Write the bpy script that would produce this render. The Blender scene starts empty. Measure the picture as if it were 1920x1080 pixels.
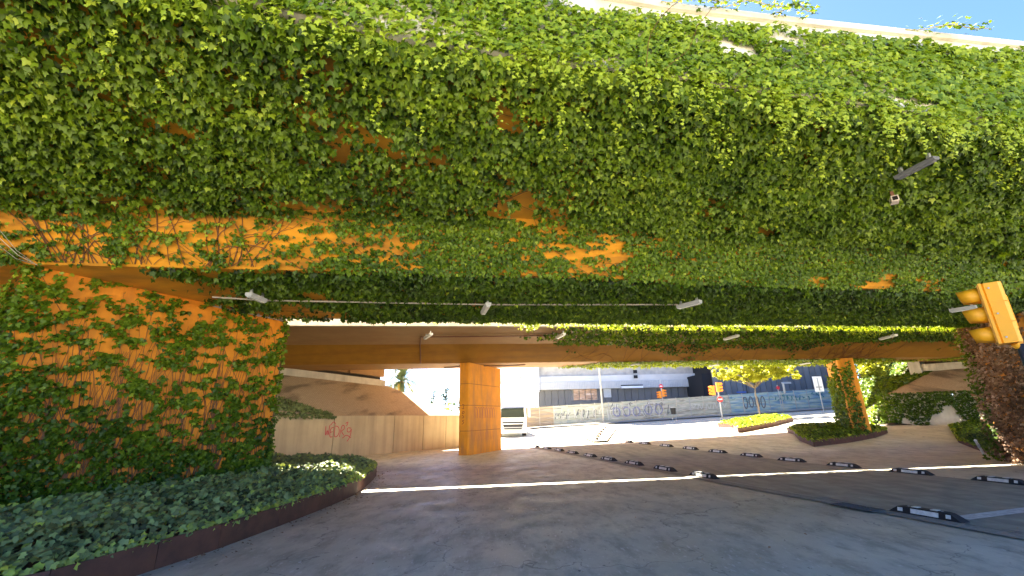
import bpy, math, random
import numpy as np
from mathutils import Vector, Matrix
S = bpy.context.scene
C = S.collection
random.seed(7); RNG = np.random.default_rng(11)
rad = math.radians
# ---------------------------------------------------------------- camera
EYE = 1.6; FPX = 790.0
_p = math.atan(243.0/FPX); _r = math.atan(0.022)
R0 = Vector((1,0,0)); FW = Vector((0,math.cos(_p),math.sin(_p))); U0 = Vector((0,-math.sin(_p),math.cos(_p)))
RT = math.cos(_r)*R0 - math.sin(_r)*U0; UP = math.sin(_r)*R0 + math.cos(_r)*U0
EYEP = Vector((0,0,EYE))
cam = bpy.data.objects.new('camera', bpy.data.cameras.new('camera')); C.objects.link(cam)
cam.data.sensor_width = 36.0; cam.data.lens = 36.0*FPX/1920.0
cam.data.clip_start = 0.05; cam.data.clip_end = 3000
M = Matrix((( RT.x,UP.x,-FW.x,0),( RT.y,UP.y,-FW.y,0),( RT.z,UP.z,-FW.z,EYE),(0,0,0,1)))
cam.matrix_world = M
S.camera = cam
S.render.resolution_x = 1024; S.render.resolution_y = 576
# ---------------------------------------------------------------- light
SUN_AZ = -20.0                      # degrees from +Y towards +X
SUN_EL = 48.7
W = bpy.data.worlds.new('World'); S.world = W; W.use_nodes = True
nt = W.node_tree; nt.nodes.clear()
sky = nt.nodes.new('ShaderNodeTexSky'); sky.sky_type = 'NISHITA'; sky.sun_disc = False
sky.sun_elevation = rad(SUN_EL); sky.sun_rotation = rad(SUN_AZ)
sky.air_density = 0.5; sky.dust_density = 0.3; sky.ozone_density = 3.0
bg = nt.nodes.new('ShaderNodeBackground'); bg.inputs['Strength'].default_value = 0.05
wo = nt.nodes.new('ShaderNodeOutputWorld')
hs = nt.nodes.new('ShaderNodeHueSaturation'); hs.inputs['Hue'].default_value = .507; hs.inputs['Saturation'].default_value = 1.12
nt.links.new(sky.outputs[0], hs.inputs['Color']); nt.links.new(hs.outputs[0], bg.inputs[0]); nt.links.new(bg.outputs[0], wo.inputs[0])
sl = bpy.data.lights.new('sun', 'SUN'); sl.energy = 5.0; sl.angle = rad(0.5); sl.color = (1.0,0.92,0.78)
so = bpy.data.objects.new('sun', sl); C.objects.link(so)
sd = Vector((math.sin(rad(SUN_AZ))*math.cos(rad(SUN_EL)), math.cos(rad(SUN_AZ))*math.cos(rad(SUN_EL)), math.sin(rad(SUN_EL))))
so.rotation_euler = sd.to_track_quat('Z','Y').to_euler()
S.view_settings.view_transform = 'Standard'; S.view_settings.look = 'None'
S.view_settings.gamma = 1.0; S.view_settings.use_curve_mapping = False
S.view_settings.exposure = 3.92
S.render.engine = 'CYCLES'
S.cycles.max_bounces = 10; S.cycles.diffuse_bounces = 5; S.cycles.transmission_bounces = 5
S.cycles.sample_clamp_indirect = 6.0

# ---------------------------------------------------------------- survey helpers
def ray(px, py): return FW + ((px-960)/FPX)*RT + ((540-py)/FPX)*UP
def at(px, py, z=None, Y=None):
    d = ray(px, py); t = ((z-EYE)/d.z) if z is not None else Y/d.y
    return EYEP + t*d
def sst(a, b, x):
    t = np.clip((x-a)/(b-a), 0, 1); return t*t*(3-2*t)
def TZ(x, y):                        # height of the ground
    xp = np.where(x > -1, x+1, 0.0); xp = np.minimum(xp, 60); xp = np.where(xp < 2, xp*xp/4.0*1.0, xp-1.0+0.0)
    return sst(13,34,y)*0.042*xp + sst(36,50,y)*0.35
def tz(x, y): return float(TZ(np.float64(x), np.float64(y)))
def G(px, py, far=120):              # ground point seen there
    d = ray(px, py); t = 1.0; last = t
    while t < far:
        p = EYEP + t*d
        if p.z < tz(p.x, p.y):
            a, b = last, t
            for _ in range(30):
                m = (a+b)/2; p = EYEP+m*d
                if p.z < tz(p.x,p.y): b = m
                else: a = m
            return EYEP + b*d
        last = t; t += 0.3
    p = EYEP + far*d; return p

# ---------------------------------------------------------------- object helpers
def tag(o, label=None, cat=None, group=None, kind=None):
    if label: o['label'] = label
    if cat: o['category'] = cat
    if group: o['group'] = group
    if kind: o['kind'] = kind
    return o
def empty(name, loc=(0,0,0), rz=0):
    o = bpy.data.objects.new(name, None); C.objects.link(o); o.location = loc; o.rotation_euler = (0,0,rz)
    o.empty_display_size = 0.2
    return o
def thing(name, label, cat, loc=(0,0,0), rz=0, group=None):
    return tag(empty(name, loc, rz), label, cat, group)
class MB:
    def __init__(s): s.v = []; s.f = []; s.m = None
    def add(s, vs, fs):
        b = len(s.v); s.v += [tuple(v) for v in vs]; s.f += [tuple(i+b for i in f) for f in fs]; return s
    def box(s, x0,x1,y0,y1,z0,z1, bev=0.0):
        if bev > 0:
            b = bev
            pr = [(x0+b,y0),(x1-b,y0),(x1,y0+b),(x1,y1-b),(x1-b,y1),(x0+b,y1),(x0,y1-b),(x0,y0+b)]
            return s.prism(pr, z0, z1)
        v = [(x0,y0,z0),(x1,y0,z0),(x1,y1,z0),(x0,y1,z0),(x0,y0,z1),(x1,y0,z1),(x1,y1,z1),(x0,y1,z1)]
        return s.add(v, [(0,3,2,1),(4,5,6,7),(0,1,5,4),(1,2,6,5),(2,3,7,6),(3,0,4,7)])
    def obox(s, c, ax, ay, az):      # oriented box: centre, half vectors
        c, ax, ay, az = Vector(c), Vector(ax), Vector(ay), Vector(az)
        v = [c+i*ax+j*ay+k*az for k in (-1,1) for (i,j) in ((-1,-1),(1,-1),(1,1),(-1,1))]
        return s.add(v, [(0,3,2,1),(4,5,6,7),(0,1,5,4),(1,2,6,5),(2,3,7,6),(3,0,4,7)])
    def prism(s, poly, z0, z1):
        n = len(poly)
        zz0 = z0 if callable(z0) else (lambda x,y: z0); zz1 = z1 if callable(z1) else (lambda x,y: z1)
        v = [(x,y,zz0(x,y)) for x,y in poly] + [(x,y,zz1(x,y)) for x,y in poly]
        f = [tuple(range(n-1,-1,-1)), tuple(range(n,2*n))] + [(i,(i+1)%n,(i+1)%n+n,i+n) for i in range(n)]
        return s.add(v, f)
    def tube(s, pts, r, n=6, r2=None, cap=True):
        pts = [Vector(p) for p in pts]; k = len(pts); r2 = r if r2 is None else r2
        base = len(s.v); prev = None
        for i, p in enumerate(pts):
            d = (pts[min(i+1,k-1)] - pts[max(i-1,0)])
            if d.length < 1e-9: d = Vector((0,0,1))
            d.normalize()
            a = d.cross(Vector((0,0,1))) if abs(d.z) < 0.95 else d.cross(Vector((0,1,0)))
            if prev is not None:
                a2 = prev - prev.dot(d)*d
                if a2.length > 1e-3: a = a2
            a.normalize(); prev = a; b = d.cross(a)
            rr = r + (r2-r)*i/max(1,k-1)
            for j in range(n):
                t = 2*math.pi*j/n; s.v.append(tuple(p + rr*(math.cos(t)*a + math.sin(t)*b)))
        for i in range(k-1):
            for j in range(n):
                s.f.append((base+i*n+j, base+i*n+(j+1)%n, base+(i+1)*n+(j+1)%n, base+(i+1)*n+j))
        if cap:
            s.f.append(tuple(base+j for j in range(n-1,-1,-1))); s.f.append(tuple(base+(k-1)*n+j for j in range(n)))
        return s
    def ribbon(s, pts, w, nrm, o=0.0):
        nrm = Vector(nrm).normalized(); pts = [Vector(p)+nrm*o for p in pts]; base = len(s.v)
        for i, p in enumerate(pts):
            d = pts[min(i+1,len(pts)-1)]-pts[max(i-1,0)]; q = nrm.cross(d)
            q = q.normalized()*w/2 if q.length > 1e-9 else Vector((0,0,w/2))
            s.v += [tuple(p-q), tuple(p+q)]
        for i in range(len(pts)-1): s.f.append((base+2*i, base+2*i+1, base+2*i+3, base+2*i+2))
        return s
    def mesh(s, name, mat=None, smooth=False):
        me = bpy.data.meshes.new(name); me.from_pydata(s.v, [], s.f); me.update()
        if mat: me.materials.append(mat)
        if smooth:
            me.polygons.foreach_set('use_smooth', [True]*len(me.polygons))
        return me
    def build(s, name, mat, parent=None, smooth=False, loc=None):
        o = bpy.data.objects.new(name, s.mesh(name, mat, smooth)); C.objects.link(o)
        if parent: o.parent = parent
        if loc: o.location = loc
        return o
def children(o): return [c for c in bpy.data.objects if c.parent == o]
def copy_tree(o, kids):              # kids: dict object -> children list
    def rec(a, par):
        c = a.copy(); C.objects.link(c); c.parent = par
        for k in kids.get(a.name, []): rec(k, c)
        return c
    return rec(o, None)
def kid_map(root):
    m = {}
    def rec(a):
        m[a.name] = children(a)
        for k in m[a.name]: rec(k)
    rec(root); return m

# ---------------------------------------------------------------- materials
def mat(name, col, rough=0.8, metal=0.0, var=0.0, scale=3.0, bump=0.0, bscale=40.0, stain=None, stain_amt=0.0, stain_scale=(1,1,1), spec=0.5, det=6.0, coat=0):
    m = bpy.data.materials.new(name); m.use_nodes = True; n = m.node_tree.nodes; l = m.node_tree.links
    b = n['Principled BSDF']; b.inputs['Roughness'].default_value = rough; b.inputs['Metallic'].default_value = metal
    b.inputs['Specular IOR Level'].default_value = spec
    if coat: b.inputs['Coat Weight'].default_value = coat
    c = n.new('ShaderNodeRGB'); c.outputs[0].default_value = (*col,1); out = c.outputs[0]
    tc = n.new('ShaderNodeTexCoord')
    if var > 0:
        no = n.new('ShaderNodeTexNoise'); no.inputs['Scale'].default_value = scale; no.inputs['Detail'].default_value = det
        no.inputs['Roughness'].default_value = 0.65
        l.new(tc.outputs['Object'], no.inputs['Vector'])
        mr = n.new('ShaderNodeMapRange'); mr.inputs[1].default_value = .3; mr.inputs[2].default_value = .7
        mr.inputs[3].default_value = 1-var; mr.inputs[4].default_value = 1+var
        l.new(no.outputs[0], mr.inputs[0])
        mx = n.new('ShaderNodeVectorMath'); mx.operation = 'SCALE'
        l.new(out, mx.inputs[0]); l.new(mr.outputs[0], mx.inputs['Scale']); out = mx.outputs[0]
    if stain:
        mp = n.new('ShaderNodeMapping'); mp.inputs['Scale'].default_value = stain_scale
        l.new(tc.outputs['Object'], mp.inputs[0])
        n2 = n.new('ShaderNodeTexNoise'); n2.inputs['Scale'].default_value = 1.0; n2.inputs['Detail'].default_value = 8; n2.inputs['Roughness'].default_value = .6
        l.new(mp.outputs[0], n2.inputs['Vector'])
        r2 = n.new('ShaderNodeMapRange'); r2.inputs[1].default_value = .45; r2.inputs[2].default_value = .72
        r2.inputs[3].default_value = 0; r2.inputs[4].default_value = stain_amt; l.new(n2.outputs[0], r2.inputs[0])
        mi = n.new('ShaderNodeMix'); mi.data_type = 'RGBA'
        l.new(r2.outputs[0], mi.inputs['Factor']); l.new(out, mi.inputs['A']); mi.inputs['B'].default_value = (*stain,1)
        out = mi.outputs['Result']
    l.new(out, b.inputs['Base Color'])
    if bump > 0:
        n3 = n.new('ShaderNodeTexNoise'); n3.inputs['Scale'].default_value = bscale; n3.inputs['Detail'].default_value = 5
        l.new(tc.outputs['Object'], n3.inputs['Vector'])
        bp = n.new('ShaderNodeBump'); bp.inputs['Strength'].default_value = bump; bp.inputs['Distance'].default_value = .01
        l.new(n3.outputs[0], bp.inputs['Height']); l.new(bp.outputs[0], b.inputs['Normal'])
    return m
def leaf_mat(name, stops, trans=0.35, rough=0.45):
    m = bpy.data.materials.new(name); m.use_nodes = True; n = m.node_tree.nodes; l = m.node_tree.links
    b = n['Principled BSDF']; b.inputs['Roughness'].default_value = rough; b.inputs['Specular IOR Level'].default_value = .35
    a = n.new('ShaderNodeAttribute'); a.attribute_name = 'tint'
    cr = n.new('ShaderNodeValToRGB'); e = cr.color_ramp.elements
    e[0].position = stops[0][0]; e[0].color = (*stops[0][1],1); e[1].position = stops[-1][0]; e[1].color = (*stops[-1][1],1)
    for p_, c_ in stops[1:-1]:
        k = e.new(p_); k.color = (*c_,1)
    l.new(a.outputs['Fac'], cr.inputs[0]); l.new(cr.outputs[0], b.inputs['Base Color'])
    t = n.new('ShaderNodeBsdfTranslucent')
    mul = n.new('ShaderNodeVectorMath'); mul.operation = 'MULTIPLY'; mul.inputs[1].default_value = (1.5,1.35,.7)
    l.new(cr.outputs[0], mul.inputs[0]); l.new(mul.outputs[0], t.inputs['Color'])
    mx = n.new('ShaderNodeMixShader'); mx.inputs[0].default_value = trans
    l.new(b.outputs[0], mx.inputs[1]); l.new(t.outputs[0], mx.inputs[2])
    l.new(mx.outputs[0], n['Material Output'].inputs['Surface'])
    return m
ML = leaf_mat('ivy_leaf', [(0,(.007,.016,.002)),(.40,(.058,.115,.005)),(.70,(.16,.245,.010)),(1,(.38,.46,.035))], .38)  # dark low stop paints shade into the gaps between leaves
MLD = leaf_mat('dark_ivy_leaf', [(0,(.05,.060,.020)),(.45,(.22,.28,.095)),(.8,(.33,.41,.06)),(1,(.42,.48,.06))], .2, .6)
MDRY = leaf_mat('dry_leaf', [(0,(.02,.012,.006)),(.45,(.11,.060,.030)),(.7,(.30,.18,.10)),(1,(.58,.42,.30))], .15, .7)
MYT = leaf_mat('tree_leaf', [(0,(.10,.14,.012)),(.5,(.26,.29,.02)),(1,(.48,.48,.06))], .5)
MGT = leaf_mat('dull_tree_leaf', [(0,(.015,.03,.012)),(.5,(.035,.065,.022)),(1,(.10,.14,.04))], .2)
MSTEM = mat('vine_stem', (.16,.07,.03), .85)
MSTEML = mat('green_stem', (.28,.24,.10), .8)
MBARK = mat('bark', (.16,.12,.08), .9, var=.3, scale=12)
OR = (.74,.30,.012)
def ochre(name, col, sa=.65, stain=(.20,.08,.02), sc=(.6,1.2,5)):
    return mat(name, col, .78, var=.14, scale=1.6, bump=.25, bscale=25, stain=stain, stain_amt=sa, stain_scale=sc)
MOR = ochre('ochre_painted_concrete', OR)
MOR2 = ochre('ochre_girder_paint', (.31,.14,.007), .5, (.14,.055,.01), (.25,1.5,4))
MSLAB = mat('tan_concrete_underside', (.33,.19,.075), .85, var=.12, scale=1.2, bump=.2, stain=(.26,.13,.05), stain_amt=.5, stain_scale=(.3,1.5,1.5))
MPALE = mat('pale_parapet_concrete', (.55,.50,.40), .85, var=.12, scale=2.5, bump=.3, stain=(.30,.26,.20), stain_amt=.6, stain_scale=(2.5,2.5,.5))
MPIER = ochre('orange_pier_paint', (.70,.27,.012), .85, (.36,.15,.06), (3,3,.5))
MTAN = mat('tan_concrete_wall', (.50,.38,.21), .85, var=.1, scale=1.2, bump=.3, stain=(.25,.18,.10), stain_amt=.6, stain_scale=(2.2,2.2,.12))
MDARK = mat('shade_dark_concrete', (.05,.04,.03), .95, var=.3, scale=1)  # near-black base colour that paints unlit shade onto concrete
MCORT = mat('rusted_steel', (.075,.028,.016), .75, var=.35, scale=5, bump=.3, stain=(.15,.05,.022), stain_amt=.5, stain_scale=(1.5,1.5,3))
MSOIL = mat('soil', (.045,.032,.02), 1, var=.3, scale=10, bump=.6)
MWHITE = mat('white_plastic', (.72,.70,.64), .5, var=.15, scale=9, stain=(.25,.23,.2), stain_amt=.5, stain_scale=(14,14,14))
MBLACK = mat('black_rubber', (.012,.012,.013), .7, bump=.2)
MGREY = mat('galvanised_steel', (.38,.39,.40), .5, .3, var=.1)
MLUM = mat('grey_luminaire', (.42,.41,.40), .45, var=.08, scale=8)
MLUMD = mat('old_grey_luminaire', (.16,.16,.17), .5)
MPIPE = mat('pale_conduit', (.42,.36,.30), .6)
MBROWNPIPE = mat('brown_conduit', (.16,.06,.03), .6)
MYEL = mat('yellow_signal_housing', (.84,.38,.006), .55, var=.08, scale=6, stain=(.45,.22,.03), stain_amt=.35, stain_scale=(6,6,6))
MBLUE = mat('dark_blue_pole', (.035,.06,.10), .35, .3, stain=(.10,.14,.2), stain_amt=.4, stain_scale=(9,9,2))
MLENS = mat('dark_lens', (.02,.015,.015), .15)
MRED = mat('red_paint', (.55,.03,.04), .6)
MSIGNW = mat('white_sign', (.8,.8,.8), .5)
MSIGNB = mat('blue_sign', (.05,.12,.4), .4)
MORG = mat('orange_signal', (.85,.28,.02), .45)

def ground_mat():
    m = bpy.data.materials.new('worn_pavement'); m.use_nodes = True; n = m.node_tree.nodes; l = m.node_tree.links
    b = n['Principled BSDF']; tc = n.new('ShaderNodeTexCoord')
    def noise(sc, det=6, vs=(1,1,1), r=.6):
        mp = n.new('ShaderNodeMapping'); mp.inputs['Scale'].default_value = vs; mp.inputs['Rotation'].default_value = (0,0,rad(-14))
        l.new(tc.outputs['Object'], mp.inputs[0])
        t = n.new('ShaderNodeTexNoise'); t.inputs['Scale'].default_value = sc; t.inputs['Detail'].default_value = det; t.inputs['Roughness'].default_value = r
        l.new(mp.outputs[0], t.inputs['Vector']); return t.outputs[0]
    def rng(x, a, b_, c, d):
        r = n.new('ShaderNodeMapRange'); r.inputs[1].default_value=a; r.inputs[2].default_value=b_; r.inputs[3].default_value=c; r.inputs[4].default_value=d
        l.new(x, r.inputs[0]); return r.outputs[0]
    def mix(f, A, B):
        k = n.new('ShaderNodeMix'); k.data_type = 'RGBA'; l.new(f, k.inputs['Factor'])
        for s_, v in (('A',A),('B',B)):
            if isinstance(v, tuple): k.inputs[s_].default_value = (*v,1)
            else: l.new(v, k.inputs[s_])
        return k.outputs['Result']
    base = mix(rng(noise(.35,5), .35,.65,0,1), (.44,.41,.31), (.58,.54,.42))
    base = mix(rng(noise(2.2,8,(1.3,.6,1),.72), .46,.62,0,.8), base, (.30,.28,.215))
    base = mix(rng(noise(9,4,(2.2,.7,1),.6), .60,.68,0,.75), base, (.62,.58,.52))
    base = mix(rng(noise(16,3,(1,.5,1),.5), .69,.73,0,.8), base, (.045,.045,.045))
    v = n.new('ShaderNodeTexVoronoi'); v.inputs['Scale'].default_value = 1.3; l.new(tc.outputs['Object'], v.inputs['Vector'])
    base = mix(rng(v.outputs['Distance'], .018,.03,1,0), base, (.60,.59,.56))
    v2 = n.new('ShaderNodeTexVoronoi'); v2.feature = 'DISTANCE_TO_EDGE'; v2.inputs['Scale'].default_value = .28
    wn = n.new('ShaderNodeTexNoise'); wn.inputs['Scale'].default_value = 1.5; wn.inputs['Detail'].default_value = 6; l.new(tc.outputs['Object'], wn.inputs['Vector'])
    wa = n.new('ShaderNodeVectorMath'); wa.operation = 'MULTIPLY_ADD'; wa.inputs[1].default_value = (1.4,1.4,0); l.new(wn.outputs['Color'], wa.inputs[0]); l.new(tc.outputs['Object'], wa.inputs[2]); l.new(wa.outputs[0], v2.inputs['Vector'])
    base = mix(rng(v2.outputs['Distance'], .0008,.004,.6,0), base, (.10,.095,.09))
    l.new(base, b.inputs['Base Color'])
    l.new(rng(noise(1.3,6), .35,.65,.42,.75), b.inputs['Roughness'])
    bp = n.new('ShaderNodeBump'); bp.inputs['Strength'].default_value = .5; bp.inputs['Distance'].default_value = .012
    l.new(noise(22,8,(1,.6,1),.8), bp.inputs['Height']); l.new(bp.outputs[0], b.inputs['Normal'])
    return m
MGROUND = ground_mat()
MLANE = mat('dark_asphalt_lane', (.31,.29,.225), .75, var=.25, scale=2.5, bump=.5, bscale=60, stain=(.14,.13,.12), stain_amt=.7, stain_scale=(2.5,.35,1))
MGUT = mat('gutter_strip', (.25,.235,.19), .85, var=.35, scale=18, bump=.6, bscale=50, stain=(.30,.27,.23), stain_amt=.6, stain_scale=(3,3,3))
MPAINT = mat('worn_white_paint', (.62,.62,.60), .6, var=.2, scale=10, stain=(.2,.2,.2), stain_amt=.7, stain_scale=(9,9,9))
MCONC = mat('pale_paving', (.36,.33,.27), .8, var=.12, scale=2, bump=.2)
MPINK = mat('pink_paving', (.36,.24,.17), .85, var=.12, scale=3)

# ---------------------------------------------------------------- ground
def axis(parts):
    r = []
    for a, b, s in parts:
        r += list(np.arange(a, b, s))
    r.append(parts[-1][1]); return np.array(r)
gx = axis([(-300,-60,30),(-60,-16,4),(-16,46,1),(46,80,4),(80,400,32)])
gy = axis([(-300,-60,30),(-60,-8,4),(-8,60,1),(60,100,4),(100,400,30)])
X, Y = np.meshgrid(gx, gy); Z = TZ(X, Y)
nx, ny = len(gx), len(gy)
gv = np.stack([X.ravel(), Y.ravel(), Z.ravel()], 1)
gf = [(j*nx+i, j*nx+i+1, (j+1)*nx+i+1, (j+1)*nx+i) for j in range(ny-1) for i in range(nx-1)]
gm = MB(); gm.v = [tuple(v) for v in gv]; gm.f = gf
tag(gm.build('ground', MGROUND, smooth=True), 'worn grey pavement under and beyond the overpasses', kind='structure')
def drape(pa, pb, n, o, name, m, lab):         # strip between two polylines, lying on the ground
    mb = MB(); A = [Vector(p) for p in pa]; B = [Vector(p) for p in pb]
    def samp(L, t):
        k = t*(len(L)-1); i = min(int(k), len(L)-2); return L[i].lerp(L[i+1], k-i)
    K = 6
    for i in range(n+1):
        a = samp(A, i/n); b = samp(B, i/n)
        for j in range(K+1):
            p = a.lerp(b, j/K); mb.v.append((p.x, p.y, tz(p.x,p.y)+o))
    for i in range(n):
        for j in range(K):
            q = i*(K+1)+j; mb.f.append((q,q+1,q+K+2,q+K+1))
    ob = mb.build(name, m, smooth=True); tag(ob, lab, kind='structure'); return ob
rowd = Vector((-.288,.958)).normalized(); rown = Vector((rowd.y,-rowd.x))
A0 = Vector((6.31,7.35)); B0 = Vector((10.67,10.24))
def rowA(s): return A0 + rowd*s
def rowB(s): return B0 + Vector((-.29,.957)).normalized()*s
drape([rowA(-14), rowA(18)], [rowB(-18), rowB(14)], 50, .010, 'road', MLANE, 'darker asphalt lane between the two rows of separators')
drape([rowA(-14)-rown*.40, rowA(18)-rown*.40], [rowA(-14)-rown*.06, rowA(18)-rown*.06], 60, .016, 'gutter', MGUT, 'rough dark gutter strip beside the lane')
# stop line
p0 = at(1785,971,0); p1 = at(1925,953,0); dl = (p1-p0).normalized(); pe = p0+dl*4
sn = Vector((dl.y,-dl.x,0))*.22
drape([p0.xy, pe.xy],[ (p0+sn).xy, (pe+sn).xy], 12, .018, 'road_marking', MPAINT, 'worn white stop line across the lane')
# pale carriageway and pavement beyond
fa = G(990,801); fb = G(1552,769)
pavA = [Vector((-14,47.0)), Vector((4,46.6)), Vector((40,46.8)), Vector((70,47))]; pavB = [Vector((-14,51)), Vector((4,51)), Vector((40,52)), Vector((70,52))]
drape(pavA, pavB, 60, .12, 'pavement', MCONC, 'pale pavement in front of the graffiti hoarding')

# ---------------------------------------------------------------- overpasses
def y_nd(x): return 3.42 + .2*x if x > -1 else 3.22 + .31*(x+1)*(1 if x > -7 else 0) - (1.86 if x <= -7 else 0)
def zt_n(x): return 6.4+.09*min(max(0,x-2.3),14)
def y_nwb(x): return 7.6 + (.185*x if x > 0 else .135*x)
def y_nfs(x): return 11.45 + .135*x
GAPS = .12
def y_nfd(x): return 15.73 + GAPS*x
def y_fnd(x): return 16.80 + GAPS*x
def y_fwb(x): return 21.05 + (.068*x if x > 0 else .1*x)
def y_ffs(x): return 23.2 + .06*x
def y_ffd(x): return 28.6 + .09*x
ZS, ZW, ZD = 4.2, 4.95, 5.2
xs_all = list(np.arange(-44, 61, 2.0))
def loft(xs, sec, name, m, parent, cap=True):
    mb = MB(); n = len(sec(xs[0]))
    for x in xs:
        for (y, z) in sec(x): mb.v.append((x, y, z))
    for i in range(len(xs)-1):
        for j in range(n):
            a = i*n+j; b = i*n+(j+1)%n; mb.f.append((a, a+n, b+n, b))
    if cap:
        mb.f.append(tuple(range(n))); mb.f.append(tuple((len(xs)-1)*n+j for j in range(n-1,-1,-1)))
    return mb.build(name, m, parent)
near = thing('overpass', 'nearer road overpass overhead, its ochre underside and edge almost wholly covered in ivy', 'overpass')
near['group'] = 'parallel overpasses'
loft(xs_all, lambda x: [(y_nd(x)+.25,ZD+.004),(y_nwb(x)-.9,ZW),(y_nfs(x)+.9,ZW),(y_nfd(x)-.2,ZD+.004),(y_nfd(x)-.2,5.5),(y_nd(x)+.25,5.5)], 'deck_slab', MOR, near)
xg = [-8.8,-8.15,-6,-4,-2,0] + list(np.arange(2,61,2.0))
def nsec(x):
    k = 0.72*max(0,(-8.15-x)/.65)
    return [(y_nwb(x),ZS+k),(y_nfs(x),ZS+k),(y_nfs(x)+.9,ZW+.003),(y_nwb(x)-.9,ZW+.003)]
loft(xg, nsec, 'box_girder', MOR, near)
loft(xs_all, lambda x: [(y_nd(x),ZD-.03),(y_nd(x)+.25,ZD-.03),(y_nd(x)+.45,zt_n(x)),(y_nd(x)+.2,zt_n(x))], 'parapet', MPALE, near)
loft(xs_all, lambda x: [(y_nd(x)+.15,zt_n(x)+.003),(y_nd(x)+.5,zt_n(x)+.003),(y_nd(x)+.5,zt_n(x)+.1),(y_nd(x)+.15,zt_n(x)+.1)], 'coping', MPALE, near)
loft(xs_all, lambda x: [(y_nfd(x)-.2,ZD-.03),(y_nfd(x),ZD-.03),(y_nfd(x),6.05),(y_nfd(x)-.2,6.05)], 'parapet', MPALE, near)
farb = thing('overpass', 'farther road overpass with bare brown girder on the left and ivy on the right', 'overpass')
farb['group'] = 'parallel overpasses'
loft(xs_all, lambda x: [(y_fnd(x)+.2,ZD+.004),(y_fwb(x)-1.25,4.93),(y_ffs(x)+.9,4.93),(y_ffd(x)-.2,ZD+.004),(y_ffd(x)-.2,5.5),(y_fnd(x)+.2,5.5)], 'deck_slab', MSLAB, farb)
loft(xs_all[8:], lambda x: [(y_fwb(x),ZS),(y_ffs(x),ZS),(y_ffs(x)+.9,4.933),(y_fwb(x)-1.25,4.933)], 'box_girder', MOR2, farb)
loft(xs_all, lambda x: [(y_fnd(x),ZD-.05),(y_fnd(x)+.2,ZD-.05),(y_fnd(x)+.2,6.05),(y_fnd(x),6.05)], 'parapet', MPALE, farb)
loft(xs_all, lambda x: [(y_ffd(x)-.2,ZD-.03),(y_ffd(x),ZD-.03),(y_ffd(x),6.3),(y_ffd(x)-.2,6.3)], 'parapet', MPALE, farb)

# piers: blades running with the lower road
PD = Vector((.42,.9075,0)); PN = Vector((.9075,-.42,0))     # along, and towards the right face
MJOINT = mat('dark_joint_paint', (.36,.13,.03), .9)  # darker core colour, visible in the joints between panels
def pier(label, nr, L, T, m, grooves=(), z0=-.1, flare=0.0, seam=None, group='piers under the overpasses'):
    t = thing('bridge_pier', label, 'pier', (nr.x, nr.y, 0), group=group)
    c = .05
    prof = lambda g, f: [PD*(c)+PN*(-g), PD*(g)+PN*(-c), PD*(g)+PN*(-T+c), PD*c+PN*(-T+g), PD*(L-c)+PN*(-T+g), PD*(L-g)+PN*(-T+c), PD*(L-g)-PN*c, PD*(L-c)-PN*g]
    zs = [z0] + list(grooves) + [ZS-.002]
    core = MB(); core.prism([(p.x,p.y) for p in prof(0.02,0)], z0, ZS-.002); core.build('core', MJOINT, t)
    for i in range(len(zs)-1):
        a = zs[i] + (.016 if i else 0); b = zs[i+1] - (.016 if i < len(zs)-2 else .004)
        P = prof(0.0, 0); o = MB().prism([(p.x*1.0+0, p.y) for p in [q - (PD*0) for q in prof(0,0)]], a, b)
        o.build('cast_panel', m, t)
    return t
def prof_outset(): pass
cp = Vector((-2.15,20.51,0))
pier('bare orange central pier with dark pour joints and faded graffiti beside the white lorry', cp, 3.4, .55, MPIER, (1.05,2.2,3.2))
lp = Vector((-8.0,6.55,0))
pier('wide orange pier at the left half covered in ivy', lp, 4.8, .34, ochre('deep_orange_pier_paint', (.76,.25,.008), .75, (.34,.11,.015), (2.5,2.5,.5)), ())
mp_ = Vector((17.55,22.0,0))
pier('orange pier in the round corten bed, green ivy climbing its left face', mp_, 2.6, .7, MPIER, ())
rp = at(1862,612,4.2); rp = Vector((rp.x, rp.y-0.2, 0)) - PD*3.0
pier('pier at the right edge wrapped in dry brown creeper', rp, 3.2, .9, MPIER, ())

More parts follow.
